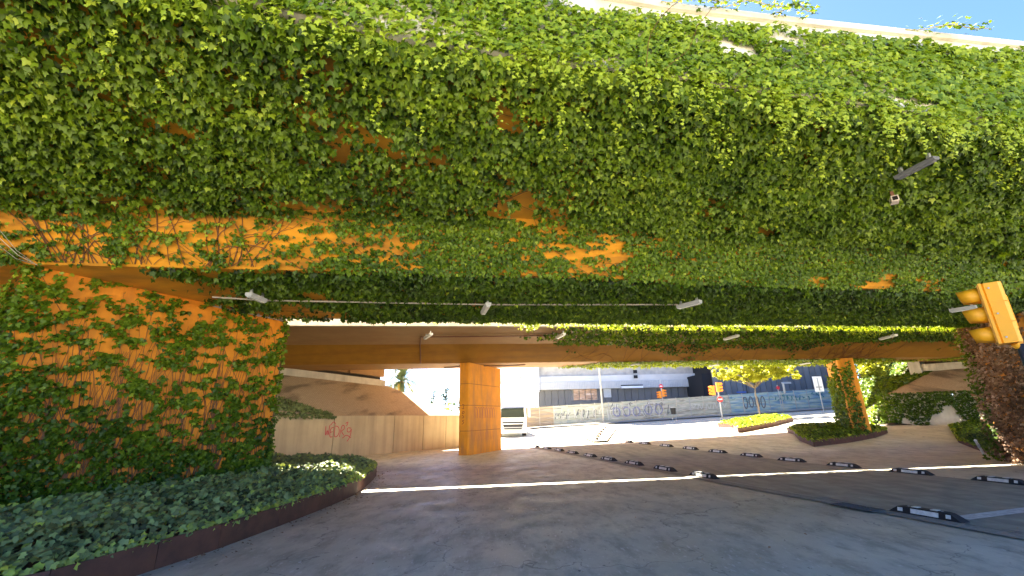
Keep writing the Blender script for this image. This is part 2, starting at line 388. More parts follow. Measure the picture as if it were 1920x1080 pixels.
# abutments: wing wall + paved slope + seat beam
def abutment(label, a, b, zt_a, zt_b, k, zb_a, zb_b, ext, side, joints, wallmat, a_ext=9):
    A = Vector((a[0],a[1],0)); B = Vector((b[0],b[1],0)); d = (B-A).normalized(); nn = Vector((-d.y,d.x,0))*side
    L = (B-A).length
    def Zt(s): return zt_a + (zt_b-zt_a)*s/L
    def Zb(s): return zb_a + (zb_b-zb_a)*s/L
    t = thing('abutment', label, 'abutment', tuple(A))
    def P(s, o, z): q = d*s + nn*o; return (q.x, q.y, z)
    js = [-a_ext] + joints + [L]
    for s0, s1 in zip(js[:-1], js[1:]):
        g = .015; mb = MB(); s0_, s1_ = s0+g, s1-g
        v = [P(s0_,0,-.3),P(s1_,0,-.3),P(s1_,.3,-.3),P(s0_,.3,-.3),P(s0_,0,Zt(s0)),P(s1_,0,Zt(s1)),P(s1_,.3,Zt(s1)),P(s0_,.3,Zt(s0))]
        mb.add(v, [(0,3,2,1),(4,5,6,7),(0,1,5,4),(1,2,6,5),(2,3,7,6),(3,0,4,7)]); mb.build('wall_panel', wallmat, t)
    mb = MB(); zt1 = Zt(L)-.03
    v = [P(-a_ext,.28,Zt(-a_ext)-.03), P(0,.28,Zt(0)-.03), P(ext,.28,Zt(ext)-.03), P(L-.15,.28,zt1), P(ext,k,Zb(ext)), P(0,k,Zb(0)), P(-a_ext,k,Zb(-a_ext)), P(ext,k,-.3), P(L-.15,.28,-.3)]
    mb.v = v; mb.f = [(0,1,5,6),(1,2,4,5),(2,3,4),(3,8,7,4)]
    mb.build('paved_slope', MSLOPE, t)
    return t, P, L, Zt, Zb
def slope_mat():
    m = bpy.data.materials.new('paved_slope_setts'); m.use_nodes = True; n = m.node_tree.nodes; l = m.node_tree.links
    b = n['Principled BSDF']; b.inputs['Roughness'].default_value = .9
    tc = n.new('ShaderNodeTexCoord'); mp = n.new('ShaderNodeMapping'); mp.inputs['Rotation'].default_value = (0,0,rad(-52))
    l.new(tc.outputs['Object'], mp.inputs[0])
    br = n.new('ShaderNodeTexBrick'); br.inputs['Scale'].default_value = 5.0; br.inputs['Color1'].default_value = (.52,.41,.26,1); br.inputs['Color2'].default_value = (.45,.35,.22,1)
    br.inputs['Mortar'].default_value = (.26,.17,.10,1); br.inputs['Mortar Size'].default_value = .03
    l.new(mp.outputs[0], br.inputs['Vector'])
    mp2 = n.new('ShaderNodeMapping'); mp2.inputs['Rotation'].default_value = (0,0,rad(-52)); mp2.inputs['Scale'].default_value = (.9,.12,1); l.new(tc.outputs['Object'], mp2.inputs[0])
    no = n.new('ShaderNodeTexNoise'); no.inputs['Scale'].default_value = 1.6; no.inputs['Detail'].default_value = 6; l.new(mp2.outputs[0], no.inputs['Vector'])
    mr = n.new('ShaderNodeMapRange'); mr.inputs[1].default_value=.5; mr.inputs[2].default_value=.68; mr.inputs[3].default_value=1; mr.inputs[4].default_value=.45; l.new(no.outputs[0], mr.inputs[0])
    vm = n.new('ShaderNodeVectorMath'); vm.operation = 'SCALE'; l.new(br.outputs[0], vm.inputs[0]); l.new(mr.outputs[0], vm.inputs['Scale'])
    l.new(vm.outputs[0], b.inputs['Base Color'])
    bp = n.new('ShaderNodeBump'); bp.inputs['Strength'].default_value=.5; bp.inputs['Distance'].default_value=.02; l.new(br.outputs[1], bp.inputs['Height']); bp.invert = True
    l.new(bp.outputs[0], b.inputs['Normal'])
    return m
MSLOPE = slope_mat()
Tl, PL, LL, ZtL, ZbL = abutment('tan concrete left abutment, low jointed wall below a slope of paving', (-9.57,18.8), (-3.0,27.22), 1.87, 1.80, 3.0, 3.94, 3.40, 6.95, 1, [2.0,5.35,7.3,9.0], MTAN)
def beam(T, P, s0, s1, k, z0f, z1f, m, name, th=.5):
    mb = MB(); v = [P(s0,k-.05,z0f(s0)),P(s1,k-.05,z0f(s1)),P(s1,k+th,z0f(s1)),P(s0,k+th,z0f(s0)),P(s0,k-.05,z1f(s0)),P(s1,k-.05,z1f(s1)),P(s1,k+th,z1f(s1)),P(s0,k+th,z1f(s0))]
    mb.add(v, [(0,3,2,1),(4,5,6,7),(0,1,5,4),(1,2,6,5),(2,3,7,6),(3,0,4,7)]); return mb.build(name, m, T)
beam(Tl, PL, -9, 6.75, 3.0, lambda s: ZbL(s)-.06, lambda s: ZbL(s)+.32, MPALE, 'seat_beam')
beam(Tl, PL, -9, 6.6, 3.35, lambda s: ZbL(s)+.33, lambda s: ZbL(s)+.50, MDARK, 'bearing_gap_shade')  # solid dark strip painted as the shade above the seat beam
beam(Tl, PL, 4.4, 6.7, 3.12, lambda s: ZbL(s)+.52, lambda s: ZbL(s)+1.2, MSLAB, 'back_wall')
beam(Tl, PL, -9, 4.37, 3.2, lambda s: ZbL(s)+.52, lambda s: ZbL(s)+1.2, MSLAB, 'back_wall')
ar = at(1666,788,Y=27); br_ = at(1866,803,Y=24)
Tr, PR, LR, ZtR, ZbR = abutment('right abutment, ivy hanging over its low wall below a bare paved slope', (br_.x,br_.y), (ar.x,ar.y), 2.45, 2.5, 3.0, 3.92, 3.80, 1.7, -1, [1.2,2.9], MPALE, 7)
beam(Tr, PR, -7, 2.2, 3.0, lambda s: 3.9, lambda s: 4.33, MPALE, 'seat_beam')
for i in range(22):
    s = -4.5+i*.3; o = beam(Tr, PR, s+.01, s+.28, 2.9, lambda q: 3.92+.01*(i%2), lambda q: 4.31, MPALE, 'fluted_panel', .05)
beam(Tr, PR, -7, 2.0, 3.3, lambda s: 4.335, lambda s: 4.6, MDARK, 'bearing_gap_shade')  # dark strip in place of the shaded gap over this beam
beam(Tr, PR, 2.22, 2.8, 2.9, lambda s: 3.6, lambda s: 4.95, MPALE, 'end_block')
# shade behind the left pier, painted as a near-black closed end wall
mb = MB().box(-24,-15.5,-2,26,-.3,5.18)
tag(mb.build('retaining_wall', MDARK), 'retaining wall painted shade dark, deep under the overpass, left of the ivy pier', 'wall')

# ---------------------------------------------------------------- noise
def vnoise(x, y, seed=0, oct=3):
    tot = np.zeros_like(x, dtype=float); amp = 1; s = 0
    for o in range(oct):
        xi = np.floor(x).astype(np.int64); yi = np.floor(y).astype(np.int64); fx = x-xi; fy = y-yi
        fx = fx*fx*(3-2*fx); fy = fy*fy*(3-2*fy)
        def h(a, b):
            n = (a*374761393 + b*668265263 + (seed+o*17)*2147483647) & 0xffffffff
            n = ((n ^ (n >> 13)) * 1274126177) & 0xffffffff
            return ((n ^ (n >> 16)) & 0xffff)/65535.0
        v = (h(xi,yi)*(1-fx)+h(xi+1,yi)*fx)*(1-fy) + (h(xi,yi+1)*(1-fx)+h(xi+1,yi+1)*fx)*fy
        tot += amp*v; s += amp; amp *= .5; x = x*2.03+13.1; y = y*2.03+7.7
    return tot/s

# ---------------------------------------------------------------- leaves
# ivy leaf: five points, folded along the midrib (x across, y to the tip, z out)
IVY_V = np.array([(0,0,0),(0,1,-.10),(.30,-.14,-.05),(.56,.36,-.16),(.24,.44,-.04),(-.30,-.14,-.05),(-.56,.36,-.16),(-.24,.44,-.04)])
IVY_F = np.array([(0,2,3),(0,3,4),(0,4,1),(0,6,5),(0,7,6),(0,1,7)])
SIM_V = np.array([(0,0,0),(.42,.4,-.12),(0,1,-.08),(-.42,.4,-.12)]); SIM_F = np.array([(0,1,2),(0,2,3)])
def norm(a): return a/np.maximum(np.linalg.norm(a, axis=1, keepdims=True), 1e-9)
def frames(P, N, T):
    N = norm(N); T = norm(T - N*np.sum(N*T,1,keepdims=True)); B = np.cross(T, N); return N, T, B
def leaf_mesh(name, P, N, T, size, tint, material, simple=False):
    LV, LF = (SIM_V, SIM_F) if simple else (IVY_V, IVY_F)
    N, T, B = frames(P, N, T); n = len(P); k = len(LV)
    sx = size*(.85+.3*RNG.random(n))
    V = P[:,None,:] + sx[:,None,None]*LV[None,:,0:1]*B[:,None,:] + size[:,None,None]*LV[None,:,1:2]*T[:,None,:] + size[:,None,None]*LV[None,:,2:3]*N[:,None,:]
    F = (LF[None] + (np.arange(n)*k)[:,None,None]).reshape(-1,3)
    me = bpy.data.meshes.new(name)
    me.vertices.add(n*k); me.vertices.foreach_set('co', V.reshape(-1).astype(np.float32))
    me.loops.add(F.size); me.loops.foreach_set('vertex_index', F.reshape(-1).astype(np.int32))
    me.polygons.add(len(F)); me.polygons.foreach_set('loop_start', (np.arange(len(F))*3).astype(np.int32))
    me.update(calc_edges=True)
    at_ = me.attributes.new('tint', 'FLOAT', 'POINT'); at_.data.foreach_set('value', np.repeat(np.clip(tint,0,1), k).astype(np.float32))
    me.materials.append(material)
    return me
TOTAL = [0]
_single = {}
def plant_leaves(parent, parts, material, nsingle=0, name='foliage'):
    """parts: list of (P,N,T,size,tint). The nearest nsingle leaves in view become parts of their own."""
    P, N, T, Sz, Ti = [np.concatenate([q[i] for q in parts]) for i in range(5)]
    TOTAL[0] += len(P)
    if nsingle:
        rel = P - np.array(EYEP); w = rel @ np.array(FW); u = rel @ np.array(RT); v = rel @ np.array(UP)
        px = 960+FPX*u/w; py = 540-FPX*v/w
        inv = (w > .2) & (px > 10) & (px < 1910) & (py > 10) & (py < 1070)
        big = np.where(inv, Sz/np.maximum(w,.1), 0); idx = np.argsort(-big)[:nsingle]
        Nn, Tn, Bn = frames(P[idx], N[idx], T[idx])
        for q, i in enumerate(idx):
            tb = int(np.clip(Ti[i]*7, 0, 7)); key = (material.name, tb)
            if key not in _single:
                me = leaf_mesh('leaf', np.zeros((1,3)), np.array([[0,0,1.]]), np.array([[0,1.,0]]), np.array([1.]), np.array([(tb+.5)/8]), material)
                _single[key] = me
            o = bpy.data.objects.new('leaf', _single[key]); C.objects.link(o); o.parent = parent
            s = float(Sz[i]); b, t_, n_ = Bn[q]*s, Tn[q]*s, Nn[q]*s
            # leaf mesh: across = cross(T,N)
            o.matrix_local = Matrix(((b[0],t_[0],n_[0],P[i][0]),(b[1],t_[1],n_[1],P[i][1]),(b[2],t_[2],n_[2],P[i][2]),(0,0,0,1)))
        keep = np.ones(len(P), bool); keep[idx] = False
        P, N, T, Sz, Ti = P[keep], N[keep], T[keep], Sz[keep], Ti[keep]
    me = leaf_mesh(name, P, N, T, Sz, Ti, material)
    o = bpy.data.objects.new(name, me); C.objects.link(o)
    if parent: o.parent = parent
    o['kind'] = 'stuff'
    return o
def jit(n, s): return RNG.normal(0, s, (n,3))
def sheet(x0, x1, dens, surf, cover, nrm_mix, tip=(0,0,-1), size=(.07,.11), off=(.02,.10), tint=(.45,.18), jn=.38, jt=.45, out=(0,-1,.25)):
    """surf(x,s)->(n,3),(3,) normal per row; scattered where cover(x,s) says so. dens per m2 of (x range * length)."""
    Ls = surf(np.array([(x0+x1)/2]), np.array([0.]))[0]; Le = surf(np.array([(x0+x1)/2]), np.array([1.]))[0]
    area = (x1-x0)*np.linalg.norm(Le-Ls); n = int(area*dens)
    x = x0 + (x1-x0)*RNG.random(n); s = RNG.random(n)
    c = cover(x, s); keep = RNG.random(n) < c; x = x[keep]; s = s[keep]; n = len(x)
    P, N = surf(x, s)
    depth = RNG.random(n)**.8
    lift = off[0] + (off[1]-off[0])*depth*(0.55+.9*vnoise(x*2.2, s*np.linalg.norm(Le-Ls)*2.2, 5, 2))
    P = P + N*lift[:,None]
    Nl = norm(N)*(1-nrm_mix) + np.array(out)[None]*nrm_mix + jit(n, jn)
    T = np.array(tip)[None] + jit(n, jt)
    sz = size[0] + (size[1]-size[0])*RNG.random(n)
    ti = tint[0] + tint[1]*RNG.normal(0,1,n)*.6 + .34*(depth-.5) + .35*(vnoise(x*.9, s*6, 9, 2)-.5)  # depth term darkens inner leaves, painting shade between the layers
    br = RNG.random(n) < .025; ti[br] += .35
    return P, Nl, T, sz, ti
def strip_surf(ya, za, yb, zb):
    def f(x, s):
        a = np.array([ya(v) for v in x]) if np.isscalar(ya(0.0)) else ya(x); b = np.array([yb(v) for v in x])
        P = np.stack([x, a+(b-a)*s, za+(zb-za)*s], 1)
        t = np.stack([np.zeros_like(x), b-a, np.full_like(x, zb-za)], 1); t = norm(t)
        N = np.cross(np.array([1.,0,0])[None], t)            # x cross t
        N = np.where(N[:,2:3] > 0, -N, N) if abs(za-zb) < 1.0 else N
        return P, N
    return f
def side_surf(ya, za, yb, zb, sign=-1):
    def f(x, s):
        a = np.array([ya(v) for v in x]); b = np.array([yb(v) for v in x])
        P = np.stack([x, a+(b-a)*s, za+(zb-za)*s], 1)
        t = norm(np.stack([np.zeros_like(x), b-a, np.full_like(x, zb-za)], 1))
        N = np.cross(t, np.array([1.,0,0])[None]); N = np.where(N[:,1:2]*sign < 0, -N, N)
        return P, N
    return f
def bump2(x, s, cx, cs, rx, rs): return np.exp(-(((x-cx)/rx)**2 + ((s-cs)/rs)**2))

ivy = thing('ivy', 'great curtain of bright green ivy covering the edge and underside of the nearer overpass', 'ivy')
parts = []
# parapet face
top_s = lambda x: .90 + .20*(vnoise(x*.7, x*0, 3, 3)-.5)*2 + .06*np.clip((x-2)/5,-.5,1.6)
def cov_face(x, s):
    n = vnoise(x*1.1, s*2.2, 21, 3); edge = np.clip((top_s(x)-s)/.06, 0, 1)
    return edge*np.clip((n-.24)/.06, 0.0, 1)
face0 = side_surf(y_nd, ZD-.03, lambda x: y_nd(x)+.2, 6.4, -1)
def face(x, s):
    P, N = face0(x, s); P[:,2] = ZD-.03+(np.array([zt_n(v) for v in x])-ZD+.03)*s; return P, N
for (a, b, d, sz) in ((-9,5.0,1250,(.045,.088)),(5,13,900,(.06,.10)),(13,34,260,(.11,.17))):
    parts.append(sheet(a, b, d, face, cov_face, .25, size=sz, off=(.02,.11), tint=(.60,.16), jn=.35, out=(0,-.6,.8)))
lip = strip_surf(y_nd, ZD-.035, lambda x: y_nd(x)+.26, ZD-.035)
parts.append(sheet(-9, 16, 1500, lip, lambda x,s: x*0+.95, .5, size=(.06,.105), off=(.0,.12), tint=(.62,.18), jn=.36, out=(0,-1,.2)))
# underside of the cantilever
def cov_cant(x, s):
    n = vnoise(x*1.0+3, s*4.3, 33, 3); n2 = vnoise(x*2.6, s*11, 40, 2)
    n3 = vnoise(x*6+9+s*8, s*38, 44, 3); c = np.clip((n-.13)/.12, 0, 1)*np.clip((n2-.12)/.12,0,1)*np.clip((.40*n+.60*n3-.30-.10*bump2(x,s,0,.75,4.5,.45)-.05*bump2(x,s,-2.5,.2,6,.2))/.13,0,1)
    hole = .75*bump2(x,s,-3.2,1.0,3.2,.16)+ .60*bump2(x,s,1.2,1.02,2.4,.14)+.45*bump2(x,s,-1.5,.92,1.5,.12) + .55*bump2(x,s,-6.5,1.0,1.6,.25) + .3*bump2(x,s,.3,.2,2.5,.25)
    return np.clip(c - hole*np.clip((.28*vnoise(x*1.7,s*9,51,3)+.72*vnoise(x*5.5+s*6,s*42,52,3)-.42)*10,0,1.4), 0, 1)
cant = strip_surf(lambda x: y_nd(x)+.02, ZD-.02, lambda x: y_nwb(x)-.9, ZW)
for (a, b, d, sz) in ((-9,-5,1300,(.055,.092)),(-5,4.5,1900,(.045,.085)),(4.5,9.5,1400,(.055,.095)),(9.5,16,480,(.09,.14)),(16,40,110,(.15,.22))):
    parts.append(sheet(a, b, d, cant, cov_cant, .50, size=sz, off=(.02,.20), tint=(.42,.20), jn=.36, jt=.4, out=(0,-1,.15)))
# web
def cov_web(x, s):
    n = .34*vnoise(x*1.4, s*2.6, 61, 3)+.66*vnoise(x*4.5+s*3, s*13, 62, 3)
    base = .40 + .05*sst(-4.2,-3,x) -.03*sst(-2.6,-2,x)+ .08*sst(-1.6,-.6,x) -.06*sst(-.3,.5,x) + .14*sst(1.7,2.6,x)+ .28*sst(3.0,4.6,x)
    base = base + .25*bump2(x,s,-.9,.4,.8,.8) - .6*bump2(x,s,6.6,.85,.35,.25) - .6*bump2(x,s,8.1,.85,.5,.3)- .5*bump2(x,s,9.6,.8,.5,.3)
    return np.clip((base*1.0 - n + .105)/.15, 0.04, 1)*.95
web = side_surf(lambda x: y_nwb(x)-.9, ZW, y_nwb, ZS, -1)
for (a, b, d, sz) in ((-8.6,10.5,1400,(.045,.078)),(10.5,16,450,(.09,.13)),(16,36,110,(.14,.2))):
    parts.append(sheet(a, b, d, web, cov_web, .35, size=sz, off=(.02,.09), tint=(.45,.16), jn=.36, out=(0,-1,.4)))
# soffit
def cov_sof(x, s):
    n = vnoise(x*1.2, s*5, 71, 3)
    base = .47 + .3*sst(-6.5,-.5,x) + .12*sst(0,3,x)
    return np.clip((base + .1 - n)/.14, 0.03, 1)
sof = strip_surf(y_nwb, ZS, y_nfs, ZS)
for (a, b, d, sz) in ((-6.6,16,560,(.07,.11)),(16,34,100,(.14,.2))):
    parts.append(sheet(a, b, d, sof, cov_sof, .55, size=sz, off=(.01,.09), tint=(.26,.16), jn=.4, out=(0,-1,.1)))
# hanging strands along the near edge and the gap edge
def strands(n, xf, yf, zf, lf, tint, size, sway=.05, dens=30):
    out = [[],[],[],[],[]]
    for _ in range(n):
        x = xf(); L = lf(x); k = max(3, int(L*dens)); s = (np.arange(k)+RNG.random(k))/k
        sx = np.cumsum(RNG.normal(0, sway/4, k))
        y = yf(x)
        P = np.stack([x+sx+RNG.normal(0,.022,k), y-RNG.random(k)*.07+np.zeros(k), zf-s*L], 1)
        out[0].append(P); out[1].append(np.array([(0,-1,.5)])+jit(k,.4)); out[2].append(np.array([(0,0,-1)])+jit(k,.35))
        out[3].append((size[0]+(size[1]-size[0])*RNG.random(k))*(1-.45*s)); out[4].append(tint+.22*s+RNG.normal(0,.10,k))
    return [np.concatenate(o) for o in out]
parts.append(strands(1100, lambda: RNG.uniform(-8,16), lambda x: y_nd(x)-.04, ZD+.03, lambda x: .08+.45*RNG.random()**2.2*(1.5 if x>3 else 1), .76, (.05,.09)))
parts.append(strands(80, lambda: RNG.uniform(-4,10), lambda x: y_nd(x)-.05+ .8*RNG.random(), ZD+.0, lambda x: .35+.5*RNG.random()**1.5, .84, (.045,.075), .08, 34))
# young bright sprigs scattered on the underside
sp = strands(150, lambda: RNG.uniform(-7,13), lambda x: 0, 0, lambda x: .10+.12*RNG.random(), .80, (.06,.09), .08, 60)
sx = sp[0][:,0].copy(); sel = vnoise(sx*3.1, sx*0+2, 5, 1)
yy = np.array([y_nd(v) for v in sx]) + (np.floor(sx*7.3)*.6180339 % 1.0)*3.6
sp[0][:,1] += yy; sp[0][:,2] += ZD-.05-.03*(np.floor(sx*5.1)*.414 % 1.0)
parts.append(sp)
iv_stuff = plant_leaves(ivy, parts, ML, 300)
# sprigs standing above the coping
mb = MB(); sprig = [[],[],[],[],[]]
for (cx, w_, h_) in ((3.05,.45,.06),(3.75,.25,.08),(6.3,.6,.03),(1.2,.5,.03),(2.3,.4,.03)):
    y0 = y_nd(cx)+.12; zc0 = zt_n(cx)-6.4
    pts = [(cx-w_+2*w_*t, y0-.1+.03*math.sin(9*t), 6.42+zc0+h_*1.4*math.sin(math.pi*t)*(.6+.4*t)) for t in np.linspace(0,1,9)]
    MB().tube(pts, .008, 4).build('tendril', MSTEML, ivy)
    for q in range(120):
        t = random.random()**.6; i = min(int(t*8),7); p = Vector(pts[i]).lerp(Vector(pts[i+1]), t*8-i)
        sprig[0].append((p.x+random.gauss(0,.04), p.y+random.gauss(0,.05), p.z+random.gauss(0,.04)+.02)); sprig[1].append((random.gauss(0,.5),-.6+random.gauss(0,.3),.8)); sprig[2].append((random.gauss(0,1),random.gauss(0,.6),-.2)); sprig[3].append(random.uniform(.035,.07)); sprig[4].append(random.uniform(.3,.9))
o = plant_leaves(ivy, [[np.array(a, float) for a in sprig]], ML, 0, 'sprig')
# vine stems
def walk(p, d, n, step, wob, fix=None):
    pts = [Vector(p)]; d = Vector(d).normalized()
    for _ in range(n):
        d = (d + Vector((random.gauss(0,wob),random.gauss(0,wob),random.gauss(0,wob)))).normalized(); q = pts[-1]+d*step
        if fix: q = fix(q)
        pts.append(q)
    return pts
def on_web(q):
    z = min(max(q.z, ZS+.02), ZW+.0); f = (ZW-z)/(ZW-ZS); return Vector((q.x, y_nwb(q.x)-.9+.9*f-.015, z))
def on_sof(q): return Vector((q.x, min(max(q.y, y_nwb(q.x)+.05), y_nfs(q.x)-.05), ZS-.015))
def on_cant(q):
    s = (q.y-y_nd(q.x))/(y_nwb(q.x)-.9-y_nd(q.x)); s = min(max(s,.01),.99); return Vector((q.x, q.y, ZD+(ZW-ZD)*s-.03))
mb = MB()
for i in range(46):
    x = -7.6 + random.random()**1.3*3.2; L = random.randint(12,34)
    mb.tube(walk(on_web(Vector((x,0,ZS+.03))), (random.uniform(-.1,1.0),0,random.uniform(.25,1)), L, .10, .16, on_web), random.uniform(.004,.012), 4, .003)
for i in range(60):
    x = random.uniform(-7,11)
    mb.tube(walk(on_web(Vector((x,0,ZS+.03+random.random()*.5))), (random.uniform(-.4,1),0,random.uniform(.1,.6)), random.randint(8,18), .09, .2, on_web), random.uniform(.003,.007), 4, .002)
for i in range(90):
    x = random.uniform(-6.2,12)
    mb.tube(walk(on_sof(Vector((x,y_nwb(x)+random.random()*3.6,ZS))), (random.uniform(-.4,1),random.uniform(-.5,.5),0), random.randint(10,30), .11, .14, on_sof), random.uniform(.004,.010), 4, .002)
for i in range(90):
    x = random.uniform(-7,9)
    mb.tube(walk(on_cant(Vector((x,y_nd(x)+random.uniform(.3,4),ZD))), (random.uniform(-1,1),random.uniform(-1,1),0), random.randint(8,26), .11, .18, on_cant), random.uniform(.003,.007), 4, .002)
so_ = mb.build('stem', MSTEM, ivy); so_['kind'] = 'stuff'

# fringe lit by the sun in the gap between the decks
fr = thing('ivy', 'thin bright yellow green fringe of ivy hanging along the sunlit gap between the two overpasses', 'ivy')
gp = [strands(3000, lambda: -4.3+26*RNG.random()**.92, lambda x: y_nfd(x)-.01, ZD-.02, lambda x: (.05+.40*RNG.random()**2.4)*(.35+1.3*float(vnoise(np.array([x*1.7]),np.array([3.3]),77,3)[0]))*(.35+.85*float(sst(-4.5,4,np.float64(x)))), .66, (.06,.10), .03, 26),
      strands(16, lambda: RNG.uniform(-4,20), lambda x: y_nfd(x)-.02, ZD, lambda x: .25+.35*RNG.random(), .9, (.05,.08), .05, 24)]
plant_leaves(fr, gp, ML, 0)
# ivy on the far overpass
fi = thing('ivy', 'ivy spread over the right half of the farther overpass and along its underside', 'ivy')
parts = []
fcant = strip_surf(lambda x: y_fnd(x)+.02, ZD-.05, lambda x: y_fwb(x)-1.25, 4.93)
def cov_fc(x, s):
    n = vnoise(x*.9, s*5, 81, 3); left = 1.2+4*(1-s)*0+ 3.5*(vnoise(s*4, s*0+3, 7, 2)-.5)
    return np.clip((sst(-.5,4,x)*.95*(1-.35*sst(15,20,x)) - n + .12)/.15, 0, 1)
parts.append(sheet(-1,26,150, fcant, cov_fc, .5, size=(.09,.14), off=(.01,.10), tint=(.34,.16), out=(0,-1,.1)))
fweb = side_surf(lambda x: y_fwb(x)-1.25, 4.93, y_fwb, ZS, -1)
def cov_fw(x, s):
    n = vnoise(x*.7, s*1.8, 91, 3); edge = .62*sst(2,9,x)*(1-.55*sst(14,18,x)); return np.clip((edge*(1.15-s*1.1) - n + .18)/.14, 0, .9)
parts.append(sheet(0,26,160, fweb, cov_fw, .35, size=(.08,.12), off=(.01,.06), tint=(.3,.15)))
fsof = strip_surf(y_fwb, ZS, y_ffs, ZS)
def cov_fs(x, s):
    n = vnoise(x*.8, s*3, 95, 3); return np.clip((.95*sst(1.2,4.5,x-1.6*(1-s))*(1-.75*sst(19,21,x)) - n + .1)/.15, 0, 1)
parts.append(sheet(.5,30,230, fsof, cov_fs, .4, size=(.09,.13), off=(.01,.07), tint=(.66,.14), out=(0,.2,-1)))  # yellow green tint paints ground bounce light into these leaves
parts.append(strands(300, lambda: RNG.uniform(4,19.5), lambda x: y_ffs(x)+.03, ZS+.02, lambda x: .05+.16*RNG.random()**1.5, .8, (.09,.13), .05, 30))  # edge strands carry the same painted bounce light
plant_leaves(fi, parts, ML, 0)
mb = MB()
for i in range(70):
    x = random.choice([random.uniform(15.5,19), random.uniform(2,20)])
    def fixw(q):
        z = min(max(q.z, ZS+.02), 4.9); f = (4.93-z)/(4.93-ZS); return Vector((q.x, y_fwb(q.x)-1.25+1.25*f-.012, z))
    mb.tube(walk(fixw(Vector((x,0,ZS+.03))), (random.uniform(-1,1),0,random.uniform(.1,.6)), random.randint(8,20), .13, .16, fixw), .009, 3, .003)
mb.build('stem', MSTEM, fi)['kind'] = 'stuff'

# ivy on piers
def pier_ivy(label, nr, L, faces, mat_, nsing=0, stems=0, stem_h=4.1):
    t = thing('ivy', label, 'ivy'); parts = []
    for (o0, d, nrm, length, dens, cover, sz, tint, off) in faces:
        n = int(length*ZS*dens); u = RNG.random(n)*length; z = RNG.random(n)*ZS
        k = RNG.random(n) < cover(u, z); u = u[k]; z = z[k]; n = len(u)
        dep = RNG.random(n)
        lift = off[0] + (off[1]-off[0])*dep*(.4+1.2*vnoise(u*2.4, z*3.2, 15, 2))*(1+1.2*np.clip((1.3-z)/1.3,0,1))
        P = np.array(o0)[None] + np.array(d)[None]*u[:,None] + np.array(nrm)[None]*lift[:,None]; P[:,2] = z
        N = np.array(nrm)[None]*.55 + np.array([[-.25,-.5,.45]]) + jit(n,.38); T = np.array([[0,0,-1.]]) + jit(n,.45)
        ti = tint + .22*(dep-.5) + .3*(vnoise(u*1.3,z*1.3,4,2)-.5) + RNG.normal(0,.10,n) + .12*np.clip((z-1.5)/2,0,1); b = RNG.random(n) < .02; ti[b] += .3  # leaves close to the pier tinted darker as painted shade
        parts.append((P, N, T, sz[0]+(sz[1]-sz[0])*RNG.random(n), ti))
    plant_leaves(t, parts, mat_, nsing)
    if stems:
        mb = MB()
        for i in range(stems):
            o0, d, nrm, length = faces[0][:4]
            u0 = random.random()*length
            pts = []; u = u0; z = .2; du = random.gauss(0,.25); zt = random.uniform(1.6, stem_h)
            while z < zt:
                pts.append(Vector(o0)+Vector(d)*min(max(u,.02),length-.02)+Vector(nrm)*.016+Vector((0,0,z))); z += .11; u += .11*du; du = du*.9+random.gauss(0,.10)
            if len(pts) > 3: mb.tube(pts, random.uniform(.004,.013), 4, .003)
        s_ = mb.build('stem', MSTEM, t); s_['kind'] = 'stuff'
    return t
def cov_lp(u, z):
    n = vnoise(u*2.4, z*3.6, 101, 3); n2 = vnoise(u*6.5, z*9.5, 103, 3)
    base = .40 + .42*sst(2.6,.9,z)*1.0 + .10*np.exp(-(u/.5)**2) if False else None
    low = 1-sst(.5,2.5,z); base = .455 + .125*low + .22*np.exp(-(u/.45)**2) - .03*sst(2.5,4,z)
    return np.clip((base - (.30*n+.70*n2) + .075)/.12, 0.01, 1)
lpF = (tuple(lp-PD*.09), tuple(PD), tuple(PN), 4.89, 1500, cov_lp, (.05,.09), .42, (.015,.13))
endN = -PD
lpE = (tuple(lp-PN*.34), tuple(PN), tuple(endN), .34, 700, lambda u,z: np.clip((.85+.3*(1-sst(.6,2.4,z))-.30*sst(3.4,4.0,z)-vnoise(u*3,z*3,111,2)-.1)/.1,0,1), (.06,.10), .46, (.02,.14))
backp = lp+PD*4.8
lpB = (tuple(backp-PN*.25), tuple(PN), tuple(PD), .28, 300, lambda u,z: np.clip((.62-vnoise(u*3,z*3,113,2))/.1,0,1), (.06,.09), .4, (.02,.10))
pier_ivy('ivy climbing the big left pier, thick at the foot, small tufts on orange paint above', lp, 4.8, [lpF, lpE, lpB], ML, 300, 210, 4.15)
def cov_mp(u, z):
    n = vnoise(u*1.6, z*2, 121, 3); return np.clip((1.05 - .62*sst(1.8,3.9,z) - n)/.15, 0, 1)
mpl = mp_-PN*.7
mpF = (tuple(mpl), tuple(PD), tuple(-PN), 2.6, 260, cov_mp, (.08,.13), .36, (.02,.18))
mpE = (tuple(mpl), tuple(PN), tuple(-PD), .5, 260, cov_mp, (.08,.13), .36, (.02,.18))
pier_ivy('olive green ivy climbing the pier in the round bed', mp_, 2.6, [mpE, mpF], ML, 0, 14, 4.1)
rpl = rp-PN*.9
rpF = (tuple(rpl), tuple(PD), tuple(-PN), 3.2, 420, lambda u,z: np.clip((.95-vnoise(u*2,z*2,131,2))/.2,0,1), (.06,.11), .52, (.02,.22))
rpE = (tuple(rpl), tuple(PN), tuple(-PD), .9, 420, lambda u,z: np.clip((.95-vnoise(u*2,z*2,131,2))/.2,0,1), (.06,.11), .52, (.02,.22))
pier_ivy('dry brown creeper leaves hanging on the pier at the right edge', rp, 3.2, [rpF, rpE], MDRY, 0, 0)
farend = tuple(rpl+PD*3.2)
gF = (farend, tuple(PN), tuple(PD), .9, 200, lambda u,z: u*0+.8, (.07,.11), .35, (.02,.2))
